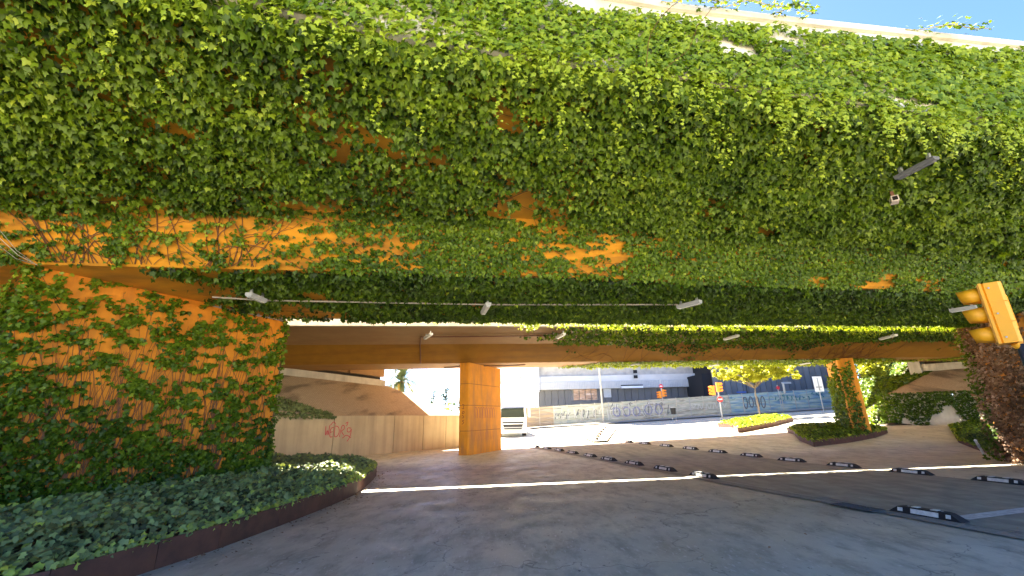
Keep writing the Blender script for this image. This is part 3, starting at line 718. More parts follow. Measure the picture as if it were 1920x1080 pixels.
gF2 = (tuple(rpl+PD*2.5), tuple(PD), tuple(-PN), .7, 240, lambda u,z: np.clip(.9-.1*z,0,1), (.07,.11), .4, (.10,.28))
pier_ivy('narrow strip of green ivy on the far side of the brown creeper pier', rp, .9, [gF, gF2], ML, 0, 0)

# ---------------------------------------------------------------- planted beds
def bed(name, label, pts, hgt, th=.02, dome=.25, dens=180, size=(.06,.10), tint=.45, material=None, nsing=0, edge=True, holes=None, side_lean=True, ivlabel=None):
    t = thing(name, label, 'planter')
    zb = [tz(p[0],p[1]) for p in pts]
    n = len(pts); cx = sum(p[0] for p in pts)/n; cy = sum(p[1] for p in pts)/n
    if edge:
        for i in range(n):
            a = Vector((pts[i][0],pts[i][1],0)); b = Vector((pts[(i+1)%n][0],pts[(i+1)%n][1],0)); d = (b-a)
            if d.length < 1e-6: continue
            d.normalize(); nn = Vector((-d.y,d.x,0))*th
            mb = MB(); za, zb2 = zb[i], zb[(i+1)%n]; e = .004
            a_ = a + d*e; b_ = b - d*e
            v = [(*a_.xy,za-.1),(*b_.xy,zb2-.1),(*(b_+nn).xy,zb2-.1),(*(a_+nn).xy,za-.1),(*a_.xy,za+hgt),(*b_.xy,zb2+hgt),(*(b_+nn).xy,zb2+hgt),(*(a_+nn).xy,za+hgt)]
            mb.add(v, [(0,3,2,1),(4,5,6,7),(0,1,5,4),(1,2,6,5),(2,3,7,6),(3,0,4,7)]); mb.build('edging_plate', MCORT, t)
    mb = MB(); mb.v = [(p[0]+(cx-p[0])*.01,p[1]+(cy-p[1])*.01,z+hgt*.72) for p, z in zip(pts, zb)]; mb.v.append((cx,cy,tz(cx,cy)+hgt*.72+dome*.3))
    mb.f = [(i,(i+1)%n,n) for i in range(n)]; mb.build('soil', MSOIL, t)
    # foliage
    P2 = np.array(pts); x0, y0 = P2.min(0); x1, y1 = P2.max(0); m_ = int((x1-x0)*(y1-y0)*dens)
    x = x0+(x1-x0)*RNG.random(m_); y = y0+(y1-y0)*RNG.random(m_)
    ins = np.zeros(m_, bool); dist = np.full(m_, 1e9)
    for i in range(n):
        ax, ay = P2[i]; bx, by = P2[(i+1)%n]
        c = ((ay > y) != (by > y)); xi = (bx-ax)*(y-ay)/(by-ay+1e-12)+ax; ins ^= c & (x < xi)
        tt = np.clip(((x-ax)*(bx-ax)+(y-ay)*(by-ay))/max((bx-ax)**2+(by-ay)**2,1e-9),0,1)
        dist = np.minimum(dist, np.hypot(x-ax-tt*(bx-ax), y-ay-tt*(by-ay)))
    if holes is not None: ins &= ~holes(x, y)
    x = x[ins]; y = y[ins]; dist = dist[ins]; k = len(x)
    dm = dome*np.clip(dist/.8,0,1)**.6
    z = TZ(x,y)+hgt+ (dm+.05)*( .35+.9*vnoise(x*2.1,y*2.1,8,2))*(.45+.6*RNG.random(k)) - .04
    # spill
    over = dist < .14
    N = np.stack([np.full(k,.25),np.full(k,-.85),np.ones(k)],1)+jit(k,.42); T = np.stack([RNG.normal(0,1,k),-.4+RNG.normal(0,1,k),np.full(k,-.35)],1)
    ti = tint + RNG.normal(0,.20,k) + .4*(vnoise(x*1.4,y*1.4,6,2)-.5) + .28*over
    ivt = thing('ground_ivy', ivlabel, 'ivy')
    plant_leaves(ivt, [(np.stack([x,y,z],1), N, T, size[0]+(size[1]-size[0])*RNG.random(k), ti)], material or MLD, nsing)
    return t
LB = [(-14,.5),(-9,1.2),(-6.4,2.7),(-5.0,3.9),(-4.45,4.6),(-4.22,5.6),(-4.02,6.4),(-3.86,7.6),(-3.74,8.8),(-3.68,9.8),(-3.68,10.6),(-3.78,11.4),(-3.98,12.6),(-4.25,13.9),(-4.62,14.9),(-5.0,15.4),(-6.6,15.9),(-9.0,16.4),(-14,16.2)]
lpoly_c = lp+PD*2.4-PN*.17
def hole_lp(x, y):
    dx = x-lpoly_c.x; dy = y-lpoly_c.y; u = dx*PD.x+dy*PD.y; v = dx*PN.x+dy*PN.y; return (abs(u) < 2.42) & (abs(v) < .17)
bed('planting_bed', 'long curved bed edged with rusted steel plate at the lower left, around the ivy pier', LB, .30, dome=.30, dens=420, size=(.055,.10), tint=.40, nsing=300, holes=hole_lp,
    ivlabel='dark blue green ivy filling the long bed under the big left pier')
def ellipse(c, d, a, b, n, ph=0):
    d = Vector(d).normalized(); q = Vector((-d.y,d.x)); return [tuple((Vector(c)+d*a*math.cos(t+ph)*(1)+q*b*math.sin(t+ph))) for t in [2*math.pi*i/n for i in range(n)]]
e0 = G(1490,818); e1 = G(1525,838); e2 = G(1665,806)
mc = (mp_+PD*1.0-PN*.35).xy
# boat shaped bed round the middle pier: pointed towards the viewer
def boat(tip, c, d, hw, L, n=7):
    d = Vector(d).normalized(); q = Vector((d.y,-d.x)); pts = []
    for i in range(n+1):
        t = i/n; pts.append(Vector(tip)+d*L*t+q*hw*math.sin(min(1,t*1.15)*math.pi/2))
    for i in range(n, 0, -1):
        t = i/n; pts.append(Vector(tip)+d*L*t-q*hw*math.sin(min(1,t*1.15)*math.pi/2))
    return [tuple(p) for p in pts]
tip = G(1527,838).xy; c2 = (G(1665,812)).xy; c3 = (G(1489,815)).xy
far2 = (Vector(c2)+Vector((-1.2,3.6)));
bp_ = [tuple(tip), tuple(Vector(tip).lerp(Vector(c2),.33)+Vector((.25,-.2))), tuple(Vector(tip).lerp(Vector(c2),.66)+Vector((.3,-.2))), tuple(c2), tuple(Vector(c2)+Vector((.4,1.2))), tuple(Vector(c2)+Vector((.1,2.6))), tuple(far2), tuple(Vector(far2).lerp(Vector(c3),.35)+Vector((-.5,.6))), tuple(Vector(far2).lerp(Vector(c3),.7)+Vector((-.5,.5))), tuple(c3), tuple(Vector(c3).lerp(Vector(tip),.5)+Vector((-.25,-.1)))]
bed('planting_bed', 'low steel edged bed with a pointed front corner around the middle pier', bp_, .26, dome=.22, dens=190, size=(.09,.14), tint=.36, material=ML,
    ivlabel='dark green ivy in the pointed bed at the foot of the middle pier')
tl = G(1376,803).xy; tr = G(1488,790).xy; tp = G(1385,812).xy; tb = Vector(tr)+Vector((0,2.3)); tbl = Vector(tl)+Vector((-.2,1.9))
tpts = [tuple(tl), tuple(tp), tuple(Vector(tp).lerp(Vector(tr),.5)+Vector((.15,-.25))), tuple(tr), tuple(Vector(tr)+Vector((.3,1.0))), tuple(tb), tuple(Vector(tb).lerp(Vector(tbl),.5)+Vector((-.1,.5))), tuple(tbl)]
bed('planting_bed', 'small sunlit steel edged bed around the young tree', tpts, .30, dome=.30, dens=190, size=(.10,.15), tint=.85, material=ML,
    ivlabel='sunlit yellow green ground cover in the bed around the young tree')
rq = [at(1786,822,0), at(1800,838,0), at(1850,852,0), at(1925,870,0)]
rpts = [(rq[0].x,rq[0].y),(rq[1].x,rq[1].y),(rq[2].x,rq[2].y),(rq[3].x,rq[3].y),(rq[3].x+3,rq[3].y-2.5),(rq[3].x+6,rq[3].y+4),(rq[0].x+3,rq[0].y+1)]
bed('planting_bed', 'low ivy bed at the foot of the brown creeper pier at the right edge', rpts, .12, dome=.30, dens=190, size=(.08,.12), tint=.42, material=ML,
    ivlabel='green ivy spreading at the foot of the brown creeper pier')

# right abutment ivy and kerb bed
ra = thing('ivy', 'ivy hanging in curtains over the low wall of the right abutment', 'ivy')
n = 7000; s = RNG.uniform(-6.5, LR+.3, n); z = RNG.random(n)
top = ZtR(0)
k_ = np.clip((.62+.5*(z-.35)+.5*sst(LR-1.1,LR,s)-vnoise(s*1.4,z*1.1,141,3))/.1,0,1); kk = RNG.random(n) < k_; s = s[kk]; z = z[kk]; n = len(s)
base0 = np.array(Tr.location); d0 = (Vector((ar.x,ar.y,0))-Vector((br_.x,br_.y,0))).normalized(); nR = Vector((d0.y,-d0.x,0))
outw = np.array(-nR) if False else None
Pk = np.array([PR(ss, -.03-.12*random.random(), 0) for ss in s]) + base0
Pk[:,2] = .45 + z*(top+.1-.45)
oN = np.array(Vector(PR(0,-1,0))-Vector(PR(0,0,0)))
plant_leaves(ra, [(Pk, oN[None]*.8+np.array([[0,0,.4]])+jit(n,.4), np.array([[0,0,-1.]])+jit(n,.4), RNG.uniform(.09,.14,n), .30+RNG.normal(0,.12,n)+.25*sst(LR-.9,LR,s))], ML)
# sunlit bank right of the far overpass
def bank_z(x, y): return 0
bk = MB(); bA = G(1690,789); bB = G(1624,783)
bank_pts = []
gbx = np.linspace(18,53,29); gby = np.linspace(26,60,35)
def bankh(x, y):
    base = TZ(x,y); # rise to the right of a line running away from the end of the wall
    dd_ = (x-(ar.x-1.2)) - (y-ar.y)*.79
    return base + np.clip(dd_,0,4.2)*.95*sst(26,28.5,y) - .25
Xb, Yb = np.meshgrid(gbx, gby); Zb_ = bankh(Xb, Yb)
bk.v = [tuple(v) for v in np.stack([Xb.ravel(),Yb.ravel(),Zb_.ravel()],1)]
bk.f = [(j*29+i,j*29+i+1,(j+1)*29+i+1,(j+1)*29+i) for j in range(34) for i in range(28) if not (gbx[i] > ar.x+1.2 and gby[j] < 29.5)]
tag(bk.build('bank', MSOIL, smooth=True), 'planted bank rising beyond the right abutment', kind='structure')
n = 26000; x = RNG.uniform(21,46,n); y = RNG.uniform(27,48,n); dd_ = (x-(ar.x-1.2))-(y-ar.y)*.79; kk = (dd_ > -.3) & ~((x > ar.x+1.2)&(y<29.5)); x=x[kk]; y=y[kk]; n=len(x)
z = np.maximum(bankh(x,y), TZ(x,y)+.02)+.05+.35*RNG.random(n)*vnoise(x*1.5,y*1.5,31,2)*2
gi = thing('ground_ivy', 'sunlit yellow green ivy covering the bank beyond the right abutment', 'ivy')
plant_leaves(gi, [(np.stack([x,y,z],1), np.array([[-.3,-.4,1]])+jit(n,.45), jit(n,1), RNG.uniform(.13,.22,n), .55+RNG.normal(0,.15,n))], ML)
mb = MB(); q_ = [Vector(PR(a_,b_,c_))+Tr.location for a_,b_,c_ in ((LR-.2,.30,2.42),(LR+1.6,.30,1.3),(LR+1.6,3.4,3.5),(2.3,3.4,3.78),(1.75,2.9,3.72))]
mb.add(q_, [(0,1,2,3,4)]); tag(mb.build('bank', MSOIL), 'planted triangle of bank beside the right paved slope', kind='structure')
n = 5200; a_ = RNG.random(n); b_ = RNG.random(n); lo = np.array(q_[0])[None]*(1-a_[:,None])+np.array(q_[1])[None]*a_[:,None]; hi = np.array(q_[4])[None]*(1-a_[:,None])+np.array(q_[2])[None]*a_[:,None]
gi2 = thing('ground_ivy', 'ivy draped on the bank between the bare right slope and the greenery', 'ivy')
plant_leaves(gi2, [(lo*(1-b_[:,None])+hi*b_[:,None]+np.array([[0,0,.06]])+np.abs(jit(n,.07)), np.array([[-.5,-.5,.8]])+jit(n,.45), jit(n,1), RNG.uniform(.12,.2,n), .5+RNG.normal(0,.16,n))], ML)
# small kerb in front of the right wall
mb = MB()
ka = G(1655,786); kb = G(1800,800); 
for i in range(12):
    a = Vector(ka).lerp(Vector(kb), i/12+.002); b = Vector(ka).lerp(Vector(kb), (i+1)/12-.002)
    mb2 = MB(); za = tz(a.x,a.y); zb2 = tz(b.x,b.y); d = (b-a).normalized(); q = Vector((-d.y,d.x,0))*.12
    mb.add([(a.x,a.y,za-.1),(b.x,b.y,zb2-.1),(b.x+q.x,b.y+q.y,zb2-.1),(a.x+q.x,a.y+q.y,za-.1),(a.x,a.y,za+.14),(b.x,b.y,zb2+.14),(b.x+q.x,b.y+q.y,zb2+.14),(a.x+q.x,a.y+q.y,za+.14)], [(0,3,2,1),(4,5,6,7),(0,1,5,4),(1,2,6,5),(2,3,7,6),(3,0,4,7)])
tag(mb.build('kerb', MCONC), 'pale kerb in front of the right abutment wall', kind='structure')
# ivy tuft on left abutment wall top and strands on wall edge
li = thing('ivy', 'dark tuft of ivy creeping along the top of the left abutment wall', 'ivy')
n = 2200; s = RNG.uniform(-3.5,2.0,n)
P = []
for ss in s:
    a_ = random.random(); h_ = min(1,max(0,(2.0-ss)/2.6)); o_ = .28+a_*1.5*h_
    P.append(np.array(PL(ss, o_-.34*(a_<.25), ZtL(ss)+.03+max(0,o_-.28)*.73-.12*(a_<.25)+.08*random.random()))+np.array(Tl.location))
P = np.array(P); plant_leaves(li, [(P, np.array([[.5,-.5,.5]])+jit(n,.4), np.array([[.3,0,-1.]])+jit(n,.5), RNG.uniform(.09,.14,n), .22+RNG.normal(0,.1,n))], MLD)

# ---------------------------------------------------------------- lane separators
def sep_proto():
    t = thing('lane_separator', 'x', 'lane separator')
    w = .10; secs = [(-.47,.004),(-.41,.05),(-.34,.095),(-.29,.105),(.29,.105),(.34,.095),(.41,.05),(.47,.004)]
    def hw(z): return w*(1-.38*z/.105)
    mb = MB()
    for (u,h) in secs: mb.v += [(u,-w,0),(u,w,0),(u,hw(h),h),(u,-hw(h),h)]
    for i in range(len(secs)-1):
        for j in range(4): mb.f.append((i*4+j,i*4+(j+1)%4,(i+1)*4+(j+1)%4,(i+1)*4+j))
    mb.f += [(3,2,1,0),tuple((len(secs)-1)*4+j for j in range(4))]
    mb.build('body', MBLACK, t)
    def side(u0,u1,z0,z1,sy):
        o = .005; return MB().add([(u0,sy*(hw(z0)+o),z0),(u1,sy*(hw(z0)+o),z0),(u1,sy*(hw(z1)+o),z1),(u0,sy*(hw(z1)+o),z1),(u0,sy*(hw(z0)-.01),z0),(u1,sy*(hw(z0)-.01),z0),(u1,sy*(hw(z1)-.01),z1),(u0,sy*(hw(z1)-.01),z1)], [(0,1,2,3),(3,2,6,7),(0,3,7,4),(1,5,6,2),(4,5,1,0)])
    for sy in (-1,1):
        side(-.20,.16,.022,.084,sy).build('reflector', MWHITE, t); side(.27,.34,.030,.080,sy).build('reflector', MWHITE, t); side(-.35,-.29,.03,.080,sy).build('reflector', MWHITE, t)
    for u in (-.17,.08): MB().box(u,u+.08,-.05,.05,.1045,.112).build('reflector', MWHITE, t)
    for u in (-.22,.22): MB().tube([(u,0,.100),(u,0,.109)], .016, 8).build('bolt', MGREY, t)
    return t
sp0 = sep_proto(); km = kid_map(sp0); first = True
def place_sep(p, d, label, grp):
    global first
    o = sp0 if first else copy_tree(sp0, km); first = False
    o.location = (p.x+random.gauss(0,.025), p.y+random.gauss(0,.04), tz(p.x,p.y)+.012); o.rotation_euler = (0,0,math.atan2(d.y,d.x)+random.gauss(0,.035)); o['label'] = label; o['group'] = grp
gA = 'black and white separators along the near edge of the lane'; gB = 'black and white separators along the far edge of the lane'
SA = [0,4.8,6.45,8.0,9.6,11.3,13.65-.5]; 
words = ['first','second','third','fourth','fifth','sixth','seventh','eighth','ninth','tenth','eleventh','twelfth','thirteenth','fourteenth']
ks = [0,3,4,5,6,7,8] + [9,10,11,12,13,14]
for i, k in enumerate(ks):
    p = rowA(k*1.64)
    lab = 'large black lane separator with white panels, nearest of all, beside the drain grate' if i == 0 else ('lane separator crossed by the strip of sunlight' if i == 1 else '%s lane separator of the near row, counted from the viewer, running towards the parked lorry' % words[i])
    place_sep(p, rowd, lab, gA)
dB = Vector((-.29,.957)).normalized()
for i in range(10):
    p = rowB(i*1.70)
    place_sep(p, dB, '%s lane separator of the far row, counted from the right edge of the photo' % words[i], gB)
# drain grate
g0 = at(1572,951,0); g1 = at(1642,957,0); gd = rowd; gq = Vector((gd.y,-gd.x))
MGREYD = mat('dark_cast_iron', (.07,.068,.062), .7, var=.3, scale=20)
gt = thing('drain_grate', 'dark slotted drain grate in the gutter near the large separator', 'drain', ((g0.x+g1.x)/2,(g0.y+g1.y)/2,0.02), math.atan2(gd.y,gd.x))
MB().box(-.32,.32,-.14,.14,-.002,.004).build('recess', MBLACK, gt)
for (a,b,c,d) in ((-.33,.33,-.16,-.14),(-.33,.33,.14,.16),(-.35,-.33,-.16,.16),(.33,.35,-.16,.16)): MB().box(a,b,c,d,0,.014).build('frame', MGREYD, gt)
for i in range(12):
    u = -.30+i*.052; MB().box(u,u+.018,-.139,.139,.005,.013).build('bar', MGREYD, gt)

# litter: dry leaves and grit
def litter(n, xs, ys, near_edge, size, label, material, tint):
    x = RNG.uniform(*xs, n); y = RNG.uniform(*ys, n)
    if near_edge:
        i = RNG.integers(3, len(LB)-5, n); f = RNG.random(n); A_ = np.array(LB); p = A_[i]+(A_[i+1]-A_[i])*f[:,None]; x = p[:,0]+.03+np.abs(RNG.normal(0,.22,n)); y = p[:,1]+RNG.normal(0,.1,n)
    z = TZ(x,y)+.012+.008*RNG.random(n)
    o = plant_leaves(None, [(np.stack([x,y,z],1), np.array([[0,0,1.]])+jit(n,.22), np.stack([RNG.normal(0,1,n),RNG.normal(0,1,n),np.zeros(n)],1), RNG.uniform(*size,n), tint+RNG.normal(0,.25,n))], material, 0, 'leaf_litter')
    tag(o, label, 'leaf litter'); return o
litter(260, (-4,2), (3,14), True, (.02,.05), 'dry brown leaf litter gathered along the rusted steel edge of the long bed', MDRY, .5)
litter(420, (-4,16), (3,20), False, (.012,.035), 'specks of pale and brown litter scattered over the shaded pavement', MDRY, .75)
# reflective post
pb = G(1850,860); pt = at(1829,826,Y=pb.y-.25)
t = thing('marker_post', 'slim white marker post standing at the end of the strip of sunlight', 'post', tuple(pb))
dv = pt-pb
MB().tube([(0,0,0), tuple(dv)], .035, 8).build('pole', MWHITE, t)
MB().tube([tuple(dv*.62), tuple(dv*.82)], .042, 8).build('band', MGREY, t)
MB().tube([tuple(dv), tuple(dv*1.06)], .045, 8, .02).build('cap', MWHITE, t)
MB().tube([(0,0,0),(0,0,.03)], .09, 10).build('base', MBLACK, t)

# ---------------------------------------------------------------- traffic signal (near right)
def signal_head(t, m, s=1.0, vis=1):
    # box along z, lamps facing -X
    H = .88; W_ = .30; D = .20
    mb = MB(); mb.prism([(-.10,-W_/2+.02),(-.08,-W_/2),(.06,-W_/2),(.10,-W_/2+.05),(.10,W_/2-.05),(.06,W_/2),(-.08,W_/2),(-.10,W_/2-.02)], 0, H)
    mb.build('housing', m, t)
    MB().box(-.135,-.102,-W_/2-.015,W_/2+.015,-.005,H+.005).build('door_frame', m, t)
    MB().box(-.150,-.137,-W_/2+.01,W_/2-.01,.01,H-.01).build('front_plate', m, t)
    for i in range(3):
        z = H*(i+.5)/3
        n = 14; mb = MB(); L = .23
        for k in range(n):
            a = math.pi*(-.5)+ (2*math.pi*.92)*(k/(n-1)) + math.pi*.08
            for (xx, r) in ((-.150,.122),(-.150-L*(.80+.20*max(0,math.sin(a)*.5+.5)),.098)):
                mb.v.append((xx, r*math.cos(a), z+r*math.sin(a)))
        mb.f = [(2*k,2*k+1,2*k+3,2*k+2) for k in range(n-1)]
        o = mb.build('visor', m, t, smooth=True); sm = o.modifiers.new('t','SOLIDIFY'); sm.thickness = .006
        MB().tube([(-.1505,0,z),(-.165,0,z)], .095, 16).build('lens', MLENS, t)
    for i in range(2): MB().box(-.095,.095,-W_/2-.006,W_/2+.006,H*(i+1)/3-.004,H*(i+1)/3+.004).build('seam', m, t)
    for z in (.08,H-.08,H/2-.02): MB().tube([(-.04,-W_/2-.001,z),(-.04,-W_/2-.014,z)], .012, 6).build('bolt', MGREY, t)
    MB().box(.101,.112,-.05,.05,.2,H-.2).build('back_panel', m, t)
sb = at(1897,641,Y=6.0)
ts = thing('traffic_light', 'large yellow traffic signal seen side-on above a dark blue pole, at the right edge', 'traffic light', (sb.x, sb.y, sb.z-.02), rad(-46))
signal_head(ts, MYEL)
MB().tube([(.10,.02,-sb.z+.02),(.10,.02,-.02)], .075, 16).build('pole', MBLUE, ts, smooth=True)
MB().tube([(.06,.02,-.05),(.03,.0,.0)], .06, 12).build('bracket', MYEL, ts)

# far traffic lights
def small_signal(px, py_top, py_bot, label, base_px, base_py, heads):
    b = G(base_px, base_py); t = thing('traffic_light', label, 'traffic light', tuple(b), group='orange traffic lights across the junction')
    topz = at(px, py_top, Y=b.y).z - b.z
    MB().tube([(0,0,0),(0,0,topz)], .07, 8).build('pole', MGREY, t)
    for (ox, zz, rot, sc) in heads:
        for i in range(3):
            z = zz + i*.30*sc
            MB().box(ox-.15*sc,ox+.15*sc,-.14,.14,z,z+.28*sc,.04).build('housing', MORG, t)
            sx_ = 1 if ox >= 0 else -1
            MB().tube([(ox+sx_*.15*sc,-.0,z+.16*sc),(ox+sx_*.42*sc,-.0,z+.13*sc)], .12*sc, 8, .10*sc, cap=False).build('visor', MORG, t)
    return t, topz
t1, tz1 = small_signal(1231,712,785,'orange traffic light with a small red round sign above it, before the hoarding', 1247, 786, [(.12,2.45,0,.95),(-.22,2.3,0,.9)])
MB().tube([(-.05,-.12,3.65),(-.05,-.16,3.65)], .24, 16).build('round_sign', MRED, t1); MB().box(-.22,.12,-.165,-.161,3.60,3.70).build('bar', MSIGNW, t1)
t2, tz2 = small_signal(1346,720,786,'orange traffic light with a red round sign below it, left of the young tree', 1355, 788, [(.05,2.6,0,1.0),(-.45,2.3,0,1.0)])
MB().tube([(0,-.12,1.9),(0,-.16,1.9)], .27, 16).build('round_sign', MRED, t2); MB().box(-.2,.2,-.165,-.161,1.85,1.95).build('bar', MSIGNW, t2)
def post_thing(name, label, cat, bpx, bpy_, tpx, tpy, r=.05, m=None, Y=None):
    b = G(bpx,bpy_) if Y is None else at(bpx,bpy_,Y=Y); tp_ = at(tpx,tpy,Y=b.y); t = thing(name, label, cat, tuple(b)); h = tp_.z-b.z
    MB().tube([(0,0,0),(0,0,h)], r, 8).build('pole', m or MGREY, t); return t, h
t, h = post_thing('sign_post','white rectangular panel sign on a post, just left of the middle pier','sign',1545,772,1535,706,.05)
MB().box(-.45,.45,-.1,-.05,h-1.5,h).build('sign_panel', MSIGNW, t); MB().box(-.30,.30,-.106,-.101,h-1.1,h-1.0).build('print_bar', MGREY, t); MB().box(-.06,.06,-.106,-.101,h-1.4,h-.1).build('print_bar', MGREY, t)
t, h = post_thing('sign_post','small round red sign on a thin post, right of the tree trunk','sign',1467,772,1460,722,.045)
MB().tube([(0,-.06,h-.3),(0,-.1,h-.3)], .20, 16).build('round_sign', MRED, t)
t, h = post_thing('sign_post','thin dark post with blue signs, left of the tree trunk','sign',1408,774,1402,722,.05,MBLACK)
MB().box(-1.3,-.15,-.05,0,h-.9,h-.75).build('arrow_sign', MSIGNB, t); MB().box(-1.6,-.15,-.05,0,h-1.5,h-1.3).build('arrow_sign', MSIGNB, t)
t, h = post_thing('street_lamp','pale street lamp post right of the young tree','street lamp',1472,738,1466,718,.12,MPALE,Y=50)
MB().box(-.1,.9,-.1,.1,h-.1,h+.1).build('lamp_head', MGREY, t)
t, h = post_thing('street_lamp','tall pale lamp post before the advert windows of the grey building','street lamp',1132,795,1118,600,.09,MPALE)
# litter bin figure
b = G(1265,792); t = thing('litter_bin','small dark litter bin on two thin legs before the hoarding','bin', tuple(b))
MB().tube([(0,0,.75),(0,0,1.35)], .22, 12, .27).build('bin', MBLACK, t); MB().tube([(0,0,1.36),(0,0,1.42)], .28, 12).build('rim', MGREY, t)
for x_ in (-.18,.18): MB().tube([(x_,0,0),(x_,0,.76)], .03, 6).build('leg', MGREY, t)

# ---------------------------------------------------------------- luminaires and conduits
def lum(a, b, w, h, label, m=MLUM, grp='strip luminaires under the overpasses', drop=.06):
    a = Vector(a); b = Vector(b); t = thing('luminaire', label, 'lamp', tuple((a+b)/2), math.atan2(b.y-a.y,b.x-a.x), grp); L = (b-a).length/2
    mb = MB(); pr = [(-w/2,0),(-w/2,-h*.6),(-w*.32,-h),(w*.32,-h),(w/2,-h*.6),(w/2,0)]
    for u in (-L,L): mb.v += [(u,y,z) for y,z in pr]
    mb.f = [tuple(range(5,-1,-1)), tuple(range(6,12))]+[(i,(i+1)%6,(i+1)%6+6,i+6) for i in range(6)]
    mb.build('housing', m, t)
    MB().box(-L*.9,L*.9,-w*.28,w*.28,-h-.012,-h-.002).build('diffuser', MWHITE if m is MLUM else m, t)
    for u in (-L*.7,L*.7): MB().box(u-.02,u+.02,-.02,.02,.001,drop+.05).build('bracket', MGREY, t)
    return t
zl = ZS-.17
lum(at(466,548,zl), at(496,561,zl), .13,.08,'grey strip lamp on the conduit near the ivy pier, leftmost under the nearer overpass')
lum(at(906,584,zl), at(916,567,zl), .13,.08,'grey strip lamp in the middle of the dark soffit above the central pier')
lum(at(1271,573,zl), at(1313,562,zl), .13,.08,'grey strip lamp at the right end of the long conduit')
lum(at(1780,580,zl), at(1830,572,zl), .13,.08,'grey strip lamp half hidden behind the yellow traffic signal')
lum(at(1681,333,4.83), at(1754,291,4.86), .11,.05,'flat dark grey lamp bar poking out of the ivy at the upper right', MLUMD)
c0 = at(1677,376,4.70); t = thing('flood_lamp','small pale boxy floodlight in the ivy at the upper right','lamp', tuple(c0), rad(55))
MB().prism([(-.09,-.045),(.07,-.05),(.07,.05),(-.09,.045)], -.04,.05).build('housing', mat('pale_pink_housing',(.62,.50,.42),.6), t)
MB().box(-.096,-.0905,-.032,.032,-.028,.036).build('lens', MLENS, t); MB().box(.0,.03,-.02,.02,.051,.16).build('bracket', MBROWNPIPE, t)
for (a,b,lab) in (((797,632),(809,624),'small lamp at the corner of the brown conduit on the farther overpass'),((1044,631),(1058,624),'small lamp halfway along the brown conduit on the farther overpass'),((1358,634),(1384,627),'slim lamp among the ivy on the underside of the farther overpass'),((1650,634),(1680,626),'slim lamp at the right end of the farther overpass underside')):
    zz = 4.92; lum(at(*a,zz), at(*b,zz), .14,.10, lab)
for (a,b,lab) in (((1183,683),(1199,681),'small pale lamp under the farther girder above the dark facade'),((1330,685),(1348,682),'small pale lamp under the farther girder above the orange traffic light'),((1500,682),(1520,679),'small pale lamp under the farther girder left of the middle pier')):
    zz = 4.12; lum(at(*a,zz), at(*b,zz), .12,.06, lab)
def conduit(pts, r, m, label, clips=0):
    t = thing('conduit', label, 'conduit', tuple(pts[0])); P = [Vector(p)-Vector(pts[0]) for p in pts]
    for i in range(len(P)-1): MB().tube([P[i],P[i+1]], r, 6).build('pipe', m, t)
    for i in range(clips):
        f = (i+.5)/clips; q = P[0].lerp(P[-1], f); MB().box(q.x-.012,q.x+.012,q.y-.03,q.y+.03,q.z-.02,q.z+.10).build('clip', MGREY, t)
    return t
zc = ZS-.12
conduit([at(398,557,zc), at(492,563,zc), at(912,571,zc), at(1285,571,zc)], .018, MPIPE, 'long pale conduit crossing the dark soffit of the nearer overpass', 0)
conduit([lp+PN*.03+PD*2.9+Vector((0,0,ZS-.05)), lp+PN*.03+PD*4.75+Vector((0,0,ZS-.05))], .016, MPIPE, 'short pale conduit along the top of the ivy pier', 6)
def fcz(x, y): s_ = (y-y_fnd(x))/(y_fwb(x)-1.25-y_fnd(x)); return 5.15+(4.93-5.15)*s_-.03
c1 = at(790,632,5.0); c2_ = at(1052,630,5.0)
c1.z = fcz(c1.x,c1.y); c2_.z = fcz(c2_.x,c2_.y)
wbx = c1.x-.5
w1 = Vector((c1.x-.35,y_fwb(c1.x-.35)-1.27,4.92)); w2 = Vector((c1.x-.55,y_fwb(c1.x-.55)-.06,4.21))
conduit([c2_, c1, w1, w2], .03, MBROWNPIPE, 'brown conduit running along the farther overpass and down its girder', 0)
conduit([at(833,690,4.17), at(870,686,4.17), at(945,686,4.17), at(985,684,4.17)], .025, MBROWNPIPE, 'thin brown conduit under the farther girder at the head of the central pier', 0)
for i, (a, b) in enumerate((((0,432),(62,492)),((0,462),(60,494)),((0,447),(70,497)))):
    pa = at(*a, Y=5.6+.1*i); pb_ = at(*b, Y=6.3)
    tag(MB().tube([pa, pa.lerp(pb_,.5)-Vector((0,0,.05)), pb_], .006, 4).build('cable', MPIPE), ['highest of the three slack cables in the dark corner left of the ivy pier','lowest of the three slack cables in the dark corner left of the ivy pier','middle one of the three slack cables in the dark corner left of the ivy pier'][i], 'cable', 'cables in the dark corner left of the ivy pier')

# ---------------------------------------------------------------- graffiti
def strokes(t, O, u, v, nrm, lines, w, m, name='graffiti', off=.006):
    mb = MB(); O = Vector(O); u = Vector(u); v = Vector(v)
    for ln in lines: 
        P = [O+u*a+v*b for a,b in ln]
        # smooth
        for _ in range(2):
            Q = [P[0]]
            for i in range(len(P)-1): Q += [P[i].lerp(P[i+1],.25), P[i].lerp(P[i+1],.75)]
            P = Q+[P[-1]]
        mb.ribbon(P, w, nrm, off)
    return mb.build(name, m, t)
MGRED = mat('red_spray', (.50,.04,.05), .7)
